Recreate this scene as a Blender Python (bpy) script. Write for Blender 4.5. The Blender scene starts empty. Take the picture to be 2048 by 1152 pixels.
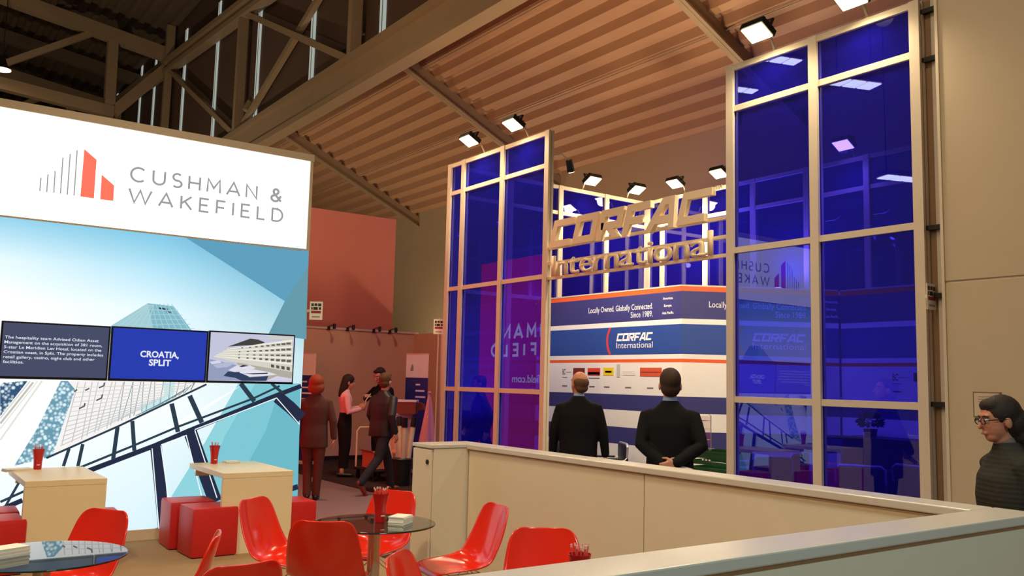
import bpy, bmesh, math, random
from mathutils import Vector, Matrix, Euler
random.seed(7)
SC = bpy.context.scene
COL = SC.collection
R = math.radians

# light levels
WORLD_STRENGTH = .35
HEADER_STRENGTH = 1.6
PRINT_STRENGTH = 1.08
SIDE_STRENGTH = 1.4
FLOOD_POWER = 130
UNSEEN_LAMPS = [((-1.2, 4.6, 6.4), 1000, (1, .76, .46), 120, (2.4, 5.2, .5), 'added fill lamp, unseen above the left glass table'), ((1.6, 3.6, 7.4), 640, (1, .76, .46), 120, (2.8, 4.2, 0), 'added fill lamp, unseen above the partition chairs'), ((2.0, 6.4, 7.4), 420, (1, .76, .46), 120, (2.2, 7.6, 0), 'added fill lamp, unseen above the pale tables'),  # warm fill lamps added out of view to light seating and aisle
              ((4.2, 3.5, 7.4), 330, (1, .78, .50), 130, (6.2, 3.4, 1.5), 'added fill lamp, unseen above the aisle in front of the booth'), ((5.6, 10.6, 7.8), 800, (1, .72, .46), 130, (6.6, 13, 0), 'added fill lamp, unseen above the aisle beside the lightbox'),
              ((1.6, -2.6, 6.0), 1100, (.66, 1.0, 1.08), 70, (2.6, 1.8, .7), 'unseen cool hall lamp behind the near partition')]
ADDED_UPLIGHTS = [((2.4, 10.6, 4.13), 560, (1, .72, .42), 150, (7.5, 13, 9), 'added uplight, unseen on top of the lightbox, front one'), ((2.6, 14.4, 4.13), 700, (1, .74, .44), 150, (7, 19, 10), 'added uplight, unseen on top of the lightbox, rear one'),  # uplights added out of sight to brighten the roof and hall wall
            ((10.2, 9.6, 3.03), 620, (1, .76, .48), 150, (11.5, 12, 9), 'added uplight, unseen on the booth store roof'), ((10.9, 8.3, 3.03), 400, (1, .76, .48), 150, (12, 7, 9), 'second added uplight, unseen on the booth store roof'),
            ((12.6, 13, .02), 900, (1, .76, .48), 150, (12.6, 15, 8), 'added floor uplight, unseen behind the booth'), ((12.6, 21.5, .02), 800, (1, .76, .48), 150, (13.5, 22, 5), 'added floor uplight, unseen at the hall wall behind the far stand'), ((1.5, 24, .02), 2200, (1, .80, .56), 150, (4, 30, 13), 'added floor uplight, unseen deep in the hall')]
ADDED_SPOTS = [((7.25, 8.86, 4.62), 380, (8.68, 9.6, 2.0), 'small added spot on the post left of the raised letters'), ((7.25, 6.0, 4.62), 380, (8.9, 8.0, 2.0), 'small added spot on the post right of the raised letters'), ((7.25, 4.0, 4.62), 260, (9.2, 5.6, .8), 'small added spot on the post beside the beige wall')]  # spots added to brighten the banner walls and booth chairs

# ------------------------------------------------------------------ camera, world, exposure
def make_camera():
    f_px, pitch, roll, yaw, h = 1751.28, .10782, .02462, .94775, 1.65
    cd = bpy.data.cameras.new('camera'); cam = bpy.data.objects.new('camera', cd); COL.objects.link(cam)
    cd.sensor_width = 36.0; cd.lens = 36.0 * f_px / 2048.0; cd.clip_start = .05; cd.clip_end = 300
    fw = Vector((math.cos(yaw)*math.cos(pitch), math.sin(yaw)*math.cos(pitch), math.sin(pitch)))
    rt = Vector((math.sin(yaw), -math.cos(yaw), 0)); up = rt.cross(fw)
    r = rt*math.cos(roll) + up*math.sin(roll); u = -rt*math.sin(roll) + up*math.cos(roll)
    m = Matrix((( r.x, u.x, -fw.x, 0), (r.y, u.y, -fw.y, 0), (r.z, u.z, -fw.z, h), (0, 0, 0, 1)))
    cam.matrix_world = m
    SC.camera = cam
make_camera()
SC.view_settings.view_transform = 'Standard'; SC.view_settings.look = 'None'
SC.view_settings.exposure = 0.0; SC.view_settings.gamma = 1.0
SC.view_settings.use_curve_mapping = False
wd = bpy.data.worlds.new('hall_ambient'); SC.world = wd; wd.use_nodes = True
bgn = wd.node_tree.nodes['Background']
bgn.inputs[0].default_value = (.30, .225, .15, 1); bgn.inputs[1].default_value = WORLD_STRENGTH

# ------------------------------------------------------------------ helpers
def lin(c):
    def g(v):
        v = v/255.0
        return v/12.92 if v <= .04045 else ((v+.055)/1.055)**2.4
    return (g(c[0]), g(c[1]), g(c[2]), 1.0)

MATS = {}
def mat(name, rgb, rough=.6, metal=0.0, spec=.5, var=.06, scale=8.0, bump=0.0, bscale=60.0, coat=0.0):
    if name in MATS: return MATS[name]
    m = bpy.data.materials.new(name); m.use_nodes = True; nt = m.node_tree; b = nt.nodes['Principled BSDF']
    c = lin(rgb)
    tc = nt.nodes.new('ShaderNodeTexCoord'); nz = nt.nodes.new('ShaderNodeTexNoise'); nz.inputs['Scale'].default_value = scale
    nz.inputs['Detail'].default_value = 4
    nt.links.new(tc.outputs['Object'], nz.inputs['Vector'])
    mx = nt.nodes.new('ShaderNodeMix'); mx.data_type = 'RGBA'
    mx.inputs[6].default_value = tuple(v*(1-var) for v in c[:3])+(1,); mx.inputs[7].default_value = tuple(min(1, v*(1+var)) for v in c[:3])+(1,)
    nt.links.new(nz.outputs[0], mx.inputs[0]); nt.links.new(mx.outputs[2], b.inputs['Base Color'])
    b.inputs['Roughness'].default_value = rough; b.inputs['Metallic'].default_value = metal
    b.inputs['Specular IOR Level'].default_value = spec
    if coat: b.inputs['Coat Weight'].default_value = coat; b.inputs['Coat Roughness'].default_value = .08
    if bump:
        n2 = nt.nodes.new('ShaderNodeTexNoise'); n2.inputs['Scale'].default_value = bscale; n2.inputs['Detail'].default_value = 3
        bp = nt.nodes.new('ShaderNodeBump'); bp.inputs['Strength'].default_value = bump; bp.inputs['Distance'].default_value = .01
        nt.links.new(tc.outputs['Object'], n2.inputs['Vector']); nt.links.new(n2.outputs[0], bp.inputs['Height'])
        nt.links.new(bp.outputs[0], b.inputs['Normal'])
    MATS[name] = m; return m

def glow(name, rgb, strength=1.0):
    """a surface that gives off light (backlit print, lamp lens, screen)"""
    if name in MATS: return MATS[name]
    m = bpy.data.materials.new(name); m.use_nodes = True; nt = m.node_tree; nt.nodes.clear()
    o = nt.nodes.new('ShaderNodeOutputMaterial'); e = nt.nodes.new('ShaderNodeEmission')
    e.inputs[0].default_value = lin(rgb); e.inputs[1].default_value = strength
    nt.links.new(e.outputs[0], o.inputs[0]); MATS[name] = m; return m

def attr_glow(name, strength):
    m = bpy.data.materials.new(name); m.use_nodes = True; nt = m.node_tree; nt.nodes.clear()
    o = nt.nodes.new('ShaderNodeOutputMaterial'); e = nt.nodes.new('ShaderNodeEmission')
    a = nt.nodes.new('ShaderNodeVertexColor'); a.layer_name = 'print'
    e.inputs[1].default_value = strength
    nt.links.new(a.outputs[0], e.inputs[0]); nt.links.new(e.outputs[0], o.inputs[0]); MATS[name] = m; return m

def mosaic_glow(name, rgb, strength):
    m = bpy.data.materials.new(name); m.use_nodes = True; nt = m.node_tree; nt.nodes.clear()
    o = nt.nodes.new('ShaderNodeOutputMaterial'); e = nt.nodes.new('ShaderNodeEmission')
    tc = nt.nodes.new('ShaderNodeTexCoord'); v = nt.nodes.new('ShaderNodeTexVoronoi'); v.inputs['Scale'].default_value = 30; v.inputs['Randomness'].default_value = .8
    rp = nt.nodes.new('ShaderNodeValToRGB'); c = lin(rgb)
    rp.color_ramp.elements[0].color = (.75, .9, .95, 1); rp.color_ramp.elements[0].position = .22
    rp.color_ramp.elements[1].color = c; rp.color_ramp.elements[1].position = .62
    nt.links.new(tc.outputs['Object'], v.inputs['Vector']); nt.links.new(v.outputs['Distance'], rp.inputs[0])
    nt.links.new(rp.outputs[0], e.inputs[0]); e.inputs[1].default_value = strength
    nt.links.new(e.outputs[0], o.inputs[0]); MATS[name] = m; return m

def thin_glass(name, tint, f0=.04, warp=0.0, wscale=1.2, rough=.01, haze=0.0, haze_rgb=(.1, .05, .9)):
    """one face of a pane: tinted see-through, Schlick mirror reflection, optional scatter in a coloured film"""
    m = bpy.data.materials.new(name); m.use_nodes = True; nt = m.node_tree; nt.nodes.clear()
    N = nt.nodes.new; K = nt.links.new
    o = N('ShaderNodeOutputMaterial'); t = N('ShaderNodeBsdfTransparent'); g = N('ShaderNodeBsdfGlossy')
    t.inputs[0].default_value = tint+(1,); g.inputs['Roughness'].default_value = rough; g.inputs[0].default_value = (1, 1, 1, 1)
    lw = N('ShaderNodeLayerWeight'); pw = N('ShaderNodeMath'); pw.operation = 'POWER'; pw.inputs[1].default_value = 5.0
    ma = N('ShaderNodeMath'); ma.operation = 'MULTIPLY_ADD'; ma.inputs[1].default_value = 1-f0; ma.inputs[2].default_value = f0
    K(lw.outputs['Facing'], pw.inputs[0]); K(pw.outputs[0], ma.inputs[0])
    mx = N('ShaderNodeMixShader'); K(ma.outputs[0], mx.inputs[0]); base = t
    if haze:
        df = N('ShaderNodeBsdfDiffuse'); tl = N('ShaderNodeBsdfTranslucent'); df.inputs[0].default_value = haze_rgb+(1,); tl.inputs[0].default_value = haze_rgb+(1,)
        m1 = N('ShaderNodeMixShader'); m1.inputs[0].default_value = .5; K(df.outputs[0], m1.inputs[1]); K(tl.outputs[0], m1.inputs[2])
        m2 = N('ShaderNodeMixShader'); m2.inputs[0].default_value = haze; K(t.outputs[0], m2.inputs[1]); K(m1.outputs[0], m2.inputs[2]); base = m2
    if warp:
        tc = N('ShaderNodeTexCoord'); nz = N('ShaderNodeTexNoise'); nz.inputs['Scale'].default_value = wscale; nz.inputs['Detail'].default_value = 0
        bp = N('ShaderNodeBump'); bp.inputs['Strength'].default_value = warp; bp.inputs['Distance'].default_value = .05
        K(tc.outputs['Object'], nz.inputs['Vector']); K(nz.outputs[0], bp.inputs['Height']); K(bp.outputs[0], g.inputs['Normal'])
    K(base.outputs[0], mx.inputs[1]); K(g.outputs[0], mx.inputs[2]); K(mx.outputs[0], o.inputs[0])
    MATS[name] = m; return m

def wloc(o):
    v = Vector((0, 0, 0))
    while o is not None: v += o.location; o = o.parent
    return v

class MB:
    """collects shapes; build() links them as ONE mesh object"""
    def __init__(s): s.v = []; s.f = []; s.mi = []
    def add(s, vs, fs, mi=0):
        k = len(s.v); s.v += [tuple(v) for v in vs]; s.f += [tuple(i+k for i in f) for f in fs]; s.mi += [mi]*len(fs); return s
    def box(s, lo, hi, mi=0, M=None):
        x0, y0, z0 = lo; x1, y1, z1 = hi
        vs = [(x0,y0,z0),(x1,y0,z0),(x1,y1,z0),(x0,y1,z0),(x0,y0,z1),(x1,y0,z1),(x1,y1,z1),(x0,y1,z1)]
        if M is not None: vs = [M @ Vector(v) for v in vs]
        return s.add(vs, [(0,3,2,1),(4,5,6,7),(0,1,5,4),(1,2,6,5),(2,3,7,6),(3,0,4,7)], mi)
    def cbox(s, c, d, M=None, mi=0):
        return s.box((c[0]-d[0]/2, c[1]-d[1]/2, c[2]-d[2]/2), (c[0]+d[0]/2, c[1]+d[1]/2, c[2]+d[2]/2), mi, M)
    def rbox(s, lo, hi, r=.01, mi=0):
        bm = bmesh.new(); bmesh.ops.create_cube(bm, size=1)
        for v in bm.verts: v.co = Vector(((lo[0]+hi[0])/2+v.co.x*(hi[0]-lo[0]), (lo[1]+hi[1])/2+v.co.y*(hi[1]-lo[1]), (lo[2]+hi[2])/2+v.co.z*(hi[2]-lo[2])))
        bmesh.ops.bevel(bm, geom=list(bm.edges), offset=r, segments=2, affect='EDGES', profile=.6)
        s.add([v.co[:] for v in bm.verts], [[v.index for v in f.verts] for f in bm.faces], mi); bm.free(); return s
    def tube(s, pts, r, n=8, mi=0, caps=True):
        pts = [Vector(p) for p in pts]; rs = r if isinstance(r, (list, tuple)) else [r]*len(pts)
        vs = []; fs = []; prev = None
        for i, p in enumerate(pts):
            d = (pts[min(i+1, len(pts)-1)]-pts[max(i-1, 0)]).normalized()
            a = Vector((0, 0, 1)) if abs(d.z) < .9 else Vector((1, 0, 0))
            if prev is not None: a = prev
            x = (a - d*a.dot(d)).normalized(); y = d.cross(x); prev = x
            for k in range(n):
                t = 2*math.pi*k/n; vs.append(p + (x*math.cos(t)+y*math.sin(t))*rs[i])
        for i in range(len(pts)-1):
            for k in range(n): fs.append((i*n+k, i*n+(k+1) % n, (i+1)*n+(k+1) % n, (i+1)*n+k))
        if caps: fs.append(tuple(range(n-1, -1, -1))); fs.append(tuple((len(pts)-1)*n+k for k in range(n)))
        return s.add(vs, fs, mi)
    def bar(s, p, q, w, h, mi=0, up=(0, 0, 1)):
        p = Vector(p); q = Vector(q); d = (q-p).normalized(); u = Vector(up)
        if abs(d.dot(u)) > .95: u = Vector((1, 0, 0))
        x = d.cross(u).normalized(); y = x.cross(d).normalized()
        vs = [a + x*i*w/2 + y*j*h/2 for a in (p, q) for i, j in ((-1,-1),(1,-1),(1,1),(-1,1))]
        return s.add(vs, [(3,2,1,0),(4,5,6,7),(0,1,5,4),(1,2,6,5),(2,3,7,6),(3,0,4,7)], mi)
    def lathe(s, prof, c=(0, 0, 0), n=24, mi=0):
        vs = []; fs = []; m = len(prof)
        for (r, z) in prof:
            for k in range(n):
                t = 2*math.pi*k/n; vs.append((c[0]+r*math.cos(t), c[1]+r*math.sin(t), c[2]+z))
        for i in range(m-1):
            for k in range(n): fs.append((i*n+k, i*n+(k+1) % n, (i+1)*n+(k+1) % n, (i+1)*n+k))
        if prof[0][0] > 1e-4: fs.append(tuple(range(n-1, -1, -1)))
        if prof[-1][0] > 1e-4: fs.append(tuple((m-1)*n+k for k in range(n)))
        return s.add(vs, fs, mi)
    def prism(s, poly, o, ux, uy, un, d, mi=0):
        """poly in 2D (ux,uy) at o, extruded by d along un"""
        o = Vector(o); ux = Vector(ux); uy = Vector(uy); un = Vector(un)
        n = len(poly); a = [o+ux*p[0]+uy*p[1] for p in poly]; b = [p+un*d for p in a]
        fs = [tuple(range(n-1, -1, -1)), tuple(range(n, 2*n))] + [(i, (i+1) % n, n+(i+1) % n, n+i) for i in range(n)]
        return s.add(a+b, fs, mi)
    def ribbon(s, pts, w, o, ux, uy, un, d, closed=False, mi=0):
        """a stroke of width w along a 2D polyline with mitred joints, extruded by d"""
        P = [Vector((p[0], p[1])) for p in pts]; n = len(P); Lf = []; Rt = []
        for i in range(n):
            if closed: a, b = P[i-1], P[(i+1) % n]
            else: a, b = P[max(i-1, 0)], P[min(i+1, n-1)]
            d1 = (P[i]-a) if (closed or i > 0) else (b-P[i]); d2 = (b-P[i]) if (closed or i < n-1) else d1
            d1 = d1.normalized(); d2 = d2.normalized()
            n1 = Vector((-d1.y, d1.x)); n2 = Vector((-d2.y, d2.x)); mt = n1+n2
            mt = mt.normalized() if mt.length > 1e-4 else n1
            k = min(1.8, 1/max(.3, mt.dot(n1)))
            Lf.append(P[i]+mt*w/2*k); Rt.append(P[i]-mt*w/2*k)
        o = Vector(o); ux = Vector(ux); uy = Vector(uy); un = Vector(un)
        f = lambda p, z: o+ux*p.x+uy*p.y+un*z
        vs = []
        for i in range(n): vs += [f(Lf[i], 0), f(Rt[i], 0), f(Lf[i], d), f(Rt[i], d)]
        fs = []
        for i in range(n if closed else n-1):
            a = 4*i; b = 4*((i+1) % n)
            fs += [(a, b, b+1, a+1), (a+2, a+3, b+3, b+2), (a, a+2, b+2, b), (a+1, b+1, b+3, a+3)]
        if not closed: fs += [(0, 1, 3, 2), (4*n-4, 4*n-2, 4*n-1, 4*n-3)]
        return s.add(vs, fs, mi)
    def build(s, name, m=None, parent=None, world=False, smooth=False, bevel=0.0, recalc=True):
        me = bpy.data.meshes.new(name)
        off = wloc(parent) if (world and parent is not None) else Vector((0, 0, 0))
        me.from_pydata([tuple(Vector(v)-off) for v in s.v], [], s.f)
        ms = m if isinstance(m, (list, tuple)) else [m]
        for q in ms: me.materials.append(q)
        if len(ms) > 1: me.polygons.foreach_set('material_index', s.mi)
        if recalc:
            bm = bmesh.new(); bm.from_mesh(me); bmesh.ops.recalc_face_normals(bm, faces=bm.faces); bm.to_mesh(me); bm.free()
        if smooth:
            me.polygons.foreach_set('use_smooth', [True]*len(me.polygons))
            try: me.set_sharp_from_angle(angle=R(40))
            except Exception: pass
        o = bpy.data.objects.new(name, me); COL.objects.link(o)
        if parent is not None: o.parent = parent
        if bevel:
            md = o.modifiers.new('bevel', 'BEVEL'); md.width = bevel; md.segments = 2; md.limit_method = 'ANGLE'
        return o

def tag(o, label, cat, group=None):
    o['label'] = label; o['category'] = cat
    if group: o['group'] = group
    return o
def thing(name, label, cat, loc=(0, 0, 0), rotz=0.0, group=None):
    o = bpy.data.objects.new(name, None); COL.objects.link(o); o.location = loc; o.rotation_euler = (0, 0, rotz); o.empty_display_size = .1
    return tag(o, label, cat, group)
def struct(o, kind='structure'): o['kind'] = kind; return o
def dup(root, loc, rotz, label=None, group=None):
    r = root.copy(); COL.objects.link(r); r.location = loc; r.rotation_euler = (0, 0, rotz)
    if label: r['label'] = label
    if group: r['group'] = group
    for ch in list(root.children):
        c = ch.copy(); COL.objects.link(c); c.parent = r
        for g in list(ch.children):
            d = g.copy(); COL.objects.link(d); d.parent = c
    return r
def baked(o):
    """apply an object's modifiers into a fresh mesh"""
    bpy.context.view_layer.update(); dg = bpy.context.evaluated_depsgraph_get()
    me = bpy.data.meshes.new_from_object(o.evaluated_get(dg), depsgraph=dg)
    o.modifiers.clear(); old = o.data; me.name = old.name; o.data = me
    if old.users == 0: bpy.data.meshes.remove(old)
    return o
TEXT_W = {}
def text(body, parent, name, o, ux, uy, un, m, height=.1, width=None, depth=.002, align='LEFT', bold=0.0, shear=0.0, spacing=1.0, xscale=None):
    """lettering as a thin mesh: o = baseline start; ux, uy, un = writing frame; height = cap height"""
    c = bpy.data.curves.new(name, 'FONT'); c.body = body; c.size = 1.0; c.extrude = 0.0; c.offset = bold; c.shear = shear; c.space_character = spacing
    c.resolution_u = 3
    ob = bpy.data.objects.new(name, c); COL.objects.link(ob)
    bpy.context.view_layer.update(); dg = bpy.context.evaluated_depsgraph_get()
    me = bpy.data.meshes.new_from_object(ob.evaluated_get(dg), depsgraph=dg)
    bpy.data.objects.remove(ob); bpy.data.curves.remove(c)
    xs = [v.co.x for v in me.vertices]; x0, x1 = min(xs), max(xs)
    sy = height/.69; sx = sy if width is None else width/(x1-x0)
    if xscale: sx = sy*xscale
    sh = 0.0
    if align == 'RIGHT': sh = -x1*sx
    elif align == 'CENTER': sh = -(x0+x1)/2*sx
    else: sh = -x0*sx
    off = wloc(parent) if parent is not None else Vector((0, 0, 0))
    o = Vector(o); ux = Vector(ux); uy = Vector(uy); un = Vector(un)
    bm = bmesh.new(); bm.from_mesh(me)
    if depth > .004:
        r = bmesh.ops.extrude_face_region(bm, geom=list(bm.faces))
        for v in [g for g in r['geom'] if isinstance(g, bmesh.types.BMVert)]: v.co.z = 1.0
    for v in bm.verts: v.co = o - off + ux*(v.co.x*sx+sh) + uy*(v.co.y*sy) + un*(v.co.z*depth if depth > .004 else depth)
    bmesh.ops.recalc_face_normals(bm, faces=bm.faces)
    bm.to_mesh(me); bm.free()
    me.materials.clear(); me.materials.append(m)
    ob = bpy.data.objects.new(name, me); COL.objects.link(ob); TEXT_W[body] = (x1-x0)
    if parent is not None: ob.parent = parent
    return ob

def spot(name, loc, target, power, color, angle=90, blend=.6, size=.1, parent=None):
    l = bpy.data.lights.new(name, 'SPOT'); l.energy = power; l.color = color; l.spot_size = R(angle); l.spot_blend = blend; l.shadow_soft_size = size
    o = bpy.data.objects.new(name, l); COL.objects.link(o); o.location = loc
    o.rotation_euler = (Vector(target)-Vector(loc)).to_track_quat('-Z', 'Y').to_euler()
    if parent is not None:
        o.location = Vector(loc)-wloc(parent); o.parent = parent
    return o

# ------------------------------------------------------------------ stroke letters (thin geometric capitals and the square italic ones)
def arc(cx, cy, rx, ry, a0, a1, n=12): return [(cx+rx*math.cos(R(a0+(a1-a0)*i/n)), cy+ry*math.sin(R(a0+(a1-a0)*i/n))) for i in range(n+1)]
GLYPH = {   # width, list of polylines in a unit-high box
 'C': (.92, [arc(.5, .5, .46, .5, 48, 312, 18)]),
 'U': (.78, [[(.04, 1), (.04, .36)]+arc(.39, .35, .35, .35, 180, 360, 12)+[(.74, 1)]]),
 'S': (.62, [arc(.32, .74, .26, .26, 40, 270, 12)+arc(.32, .25, .28, .25, 88, -140, 12)]),
 'H': (.76, [[(.04, 0), (.04, 1)], [(.72, 0), (.72, 1)], [(.04, .5), (.72, .5)]]),
 'M': (.92, [[(.04, 0), (.08, 1), (.46, .32), (.84, 1), (.88, 0)]]),
 'A': (.86, [[(.0, 0), (.43, 1), (.86, 0)], [(.14, .3), (.72, .3)]]),
 'N': (.8, [[(.04, 0), (.04, 1), (.74, 0), (.74, 1)]]),
 'W': (1.36, [[(.0, 1), (.34, 0), (.68, .95), (1.02, 0), (1.36, 1)]]),
 'K': (.72, [[(.04, 0), (.04, 1)], [(.68, 1), (.06, .42)], [(.26, .6), (.72, 0)]]),
 'E': (.62, [[(.6, 1), (.04, 1), (.04, 0), (.62, 0)], [(.04, .5), (.54, .5)]]),
 'F': (.6, [[(.6, 1), (.04, 1), (.04, 0)], [(.04, .48), (.54, .48)]]),
 'I': (.1, [[(.05, 0), (.05, 1)]]),
 'L': (.56, [[(.04, 1), (.04, 0), (.56, 0)]]),
 'D': (.8, [[(.04, 0), (.04, 1), (.34, 1)]+arc(.34, .5, .44, .5, 90, -90, 12)+[(.04, 0)]]),
 '&': (.72, [[(.7, .02), (.2, .62)]+arc(.33, .78, .17, .2, 215, -60, 10)+[(.18, .45)]+arc(.29, .25, .26, .25, 140, 330, 10)+[(.68, .48)]]),
}
def strokes_word(word, x0, x1, z0, h, w, parent, name, o, ux, uy, un, m, depth, each=True):
    tot = sum(GLYPH[c][0] if c != ' ' else .35 for c in word); gap = ((x1-x0)/h-tot)/max(1, len(word)-1)
    x = x0
    for c in word:
        if c == ' ': x += (.35+gap)*h; continue
        gw, lines = GLYPH[c]; b = MB()
        for i, ln in enumerate(lines): b.ribbon([(x+p[0]*h, z0+w/2+p[1]*(h-w)) for p in ln], w, o, ux, uy, un, depth*(1+.02*i))
        b.build(name, m, parent, world=True)
        x += (gw+gap)*h

# ------------------------------------------------------------------ flat artwork of the print and the screens, in metres on the wall (x, z)
LOGO_LINES= [[(1.126, 3.5), (1.127, 3.368)], [(1.184, 3.543), (1.186, 3.367)], [(1.243, 3.584), (1.247, 3.37)], [(1.301, 3.728), (1.305, 3.369)], [(1.362, 3.775), (1.365, 3.367)], [(1.421, 3.822), (1.425, 3.368)]]
LOGO_RED= [[(1.484, 3.844), (1.601, 3.757), (1.604, 3.366), (1.482, 3.368)], [(1.659, 3.614), (1.78, 3.523), (1.783, 3.367), (1.662, 3.365)]]
PRINT_POLYS= [('facet_dark', (92, 155, 184), [(2.492, 3.088), (3.874, 3.106), (3.885, 2.385), (3.622, 2.493)]), ('facet_grey', (98, 150, 165), [(3.874, 2.908), (3.622, 2.493), (3.454, 2.116), (3.897, 2.081), (3.885, 2.394)]), ('tower_left', (158, 200, 208), [(1.728, 2.026), (2.177, 2.364), (2.264, 2.054)]), ('tower_right', (126, 180, 194), [(2.177, 2.364), (2.434, 2.351), (2.662, 2.075), (2.264, 2.054)]), ('cyan_glass', (140, 206, 216), [(3.153, 1.572), (3.854, 1.585), (3.895, -0.063), (2.447, 0.051), (2.539, 0.424), (2.816, 0.913)]), ('cyan_glass', (122, 194, 206), [(3.338, 1.575), (3.854, 1.585), (3.895, -0.063), (2.854, 0.019), (2.904, 0.613), (3.04, 1.015)]), ('cyan_glass', (106, 180, 194), [(3.61, 1.506), (3.856, 1.548), (3.895, -0.063), (3.119, -0.002), (3.279, 0.669), (3.481, 1.063)]), ('pale_glow', (246, 252, 253), [(2.381, 1.076), (3.19, 1.554), (2.777, 1.264), (2.546, 1.109)]), ('facade', (240, 237, 234), [(1.498, 1.564), (2.871, 1.593), (2.841, 1.565), (1.386, 0.846), (1.428, 0.874), (1.569, 1.482)]), ('facade_blue', (196, 226, 230), [(2.38, 1.578), (2.5, 1.581), (2.486, 1.394), (2.2, 1.249), (2.179, 1.327), (2.398, 1.433)]), ('white_beam', (252, 253, 252), [(1.159, 1.557), (1.438, 1.563), (1.265, 1.104), (1.111, 0.771), (0.991, 0.775), (0.957, 1.226)]), ('mosaic', (104, 152, 172), [(1.438, 1.563), (1.498, 1.564), (1.569, 1.482), (1.415, 0.85), (1.104, 0.771), (1.265, 1.104)]), ('mosaic', (52, 84, 120), [(0.961, 1.537), (1.159, 1.557), (0.957, 1.226), (0.935, 1.512)]), ('frame_foot', (38, 44, 66), [(2.204, 0.068), (2.442, 0.123), (2.487, 0.064), (2.447, 0.051)]), ('mast', (40, 60, 75), [(2.289, 2.33), (2.375, 2.321), (2.382, 2.293), (2.411, 2.291), (2.412, 2.281), (2.369, 2.285), (2.359, 2.306), (2.29, 2.312)])]
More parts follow.
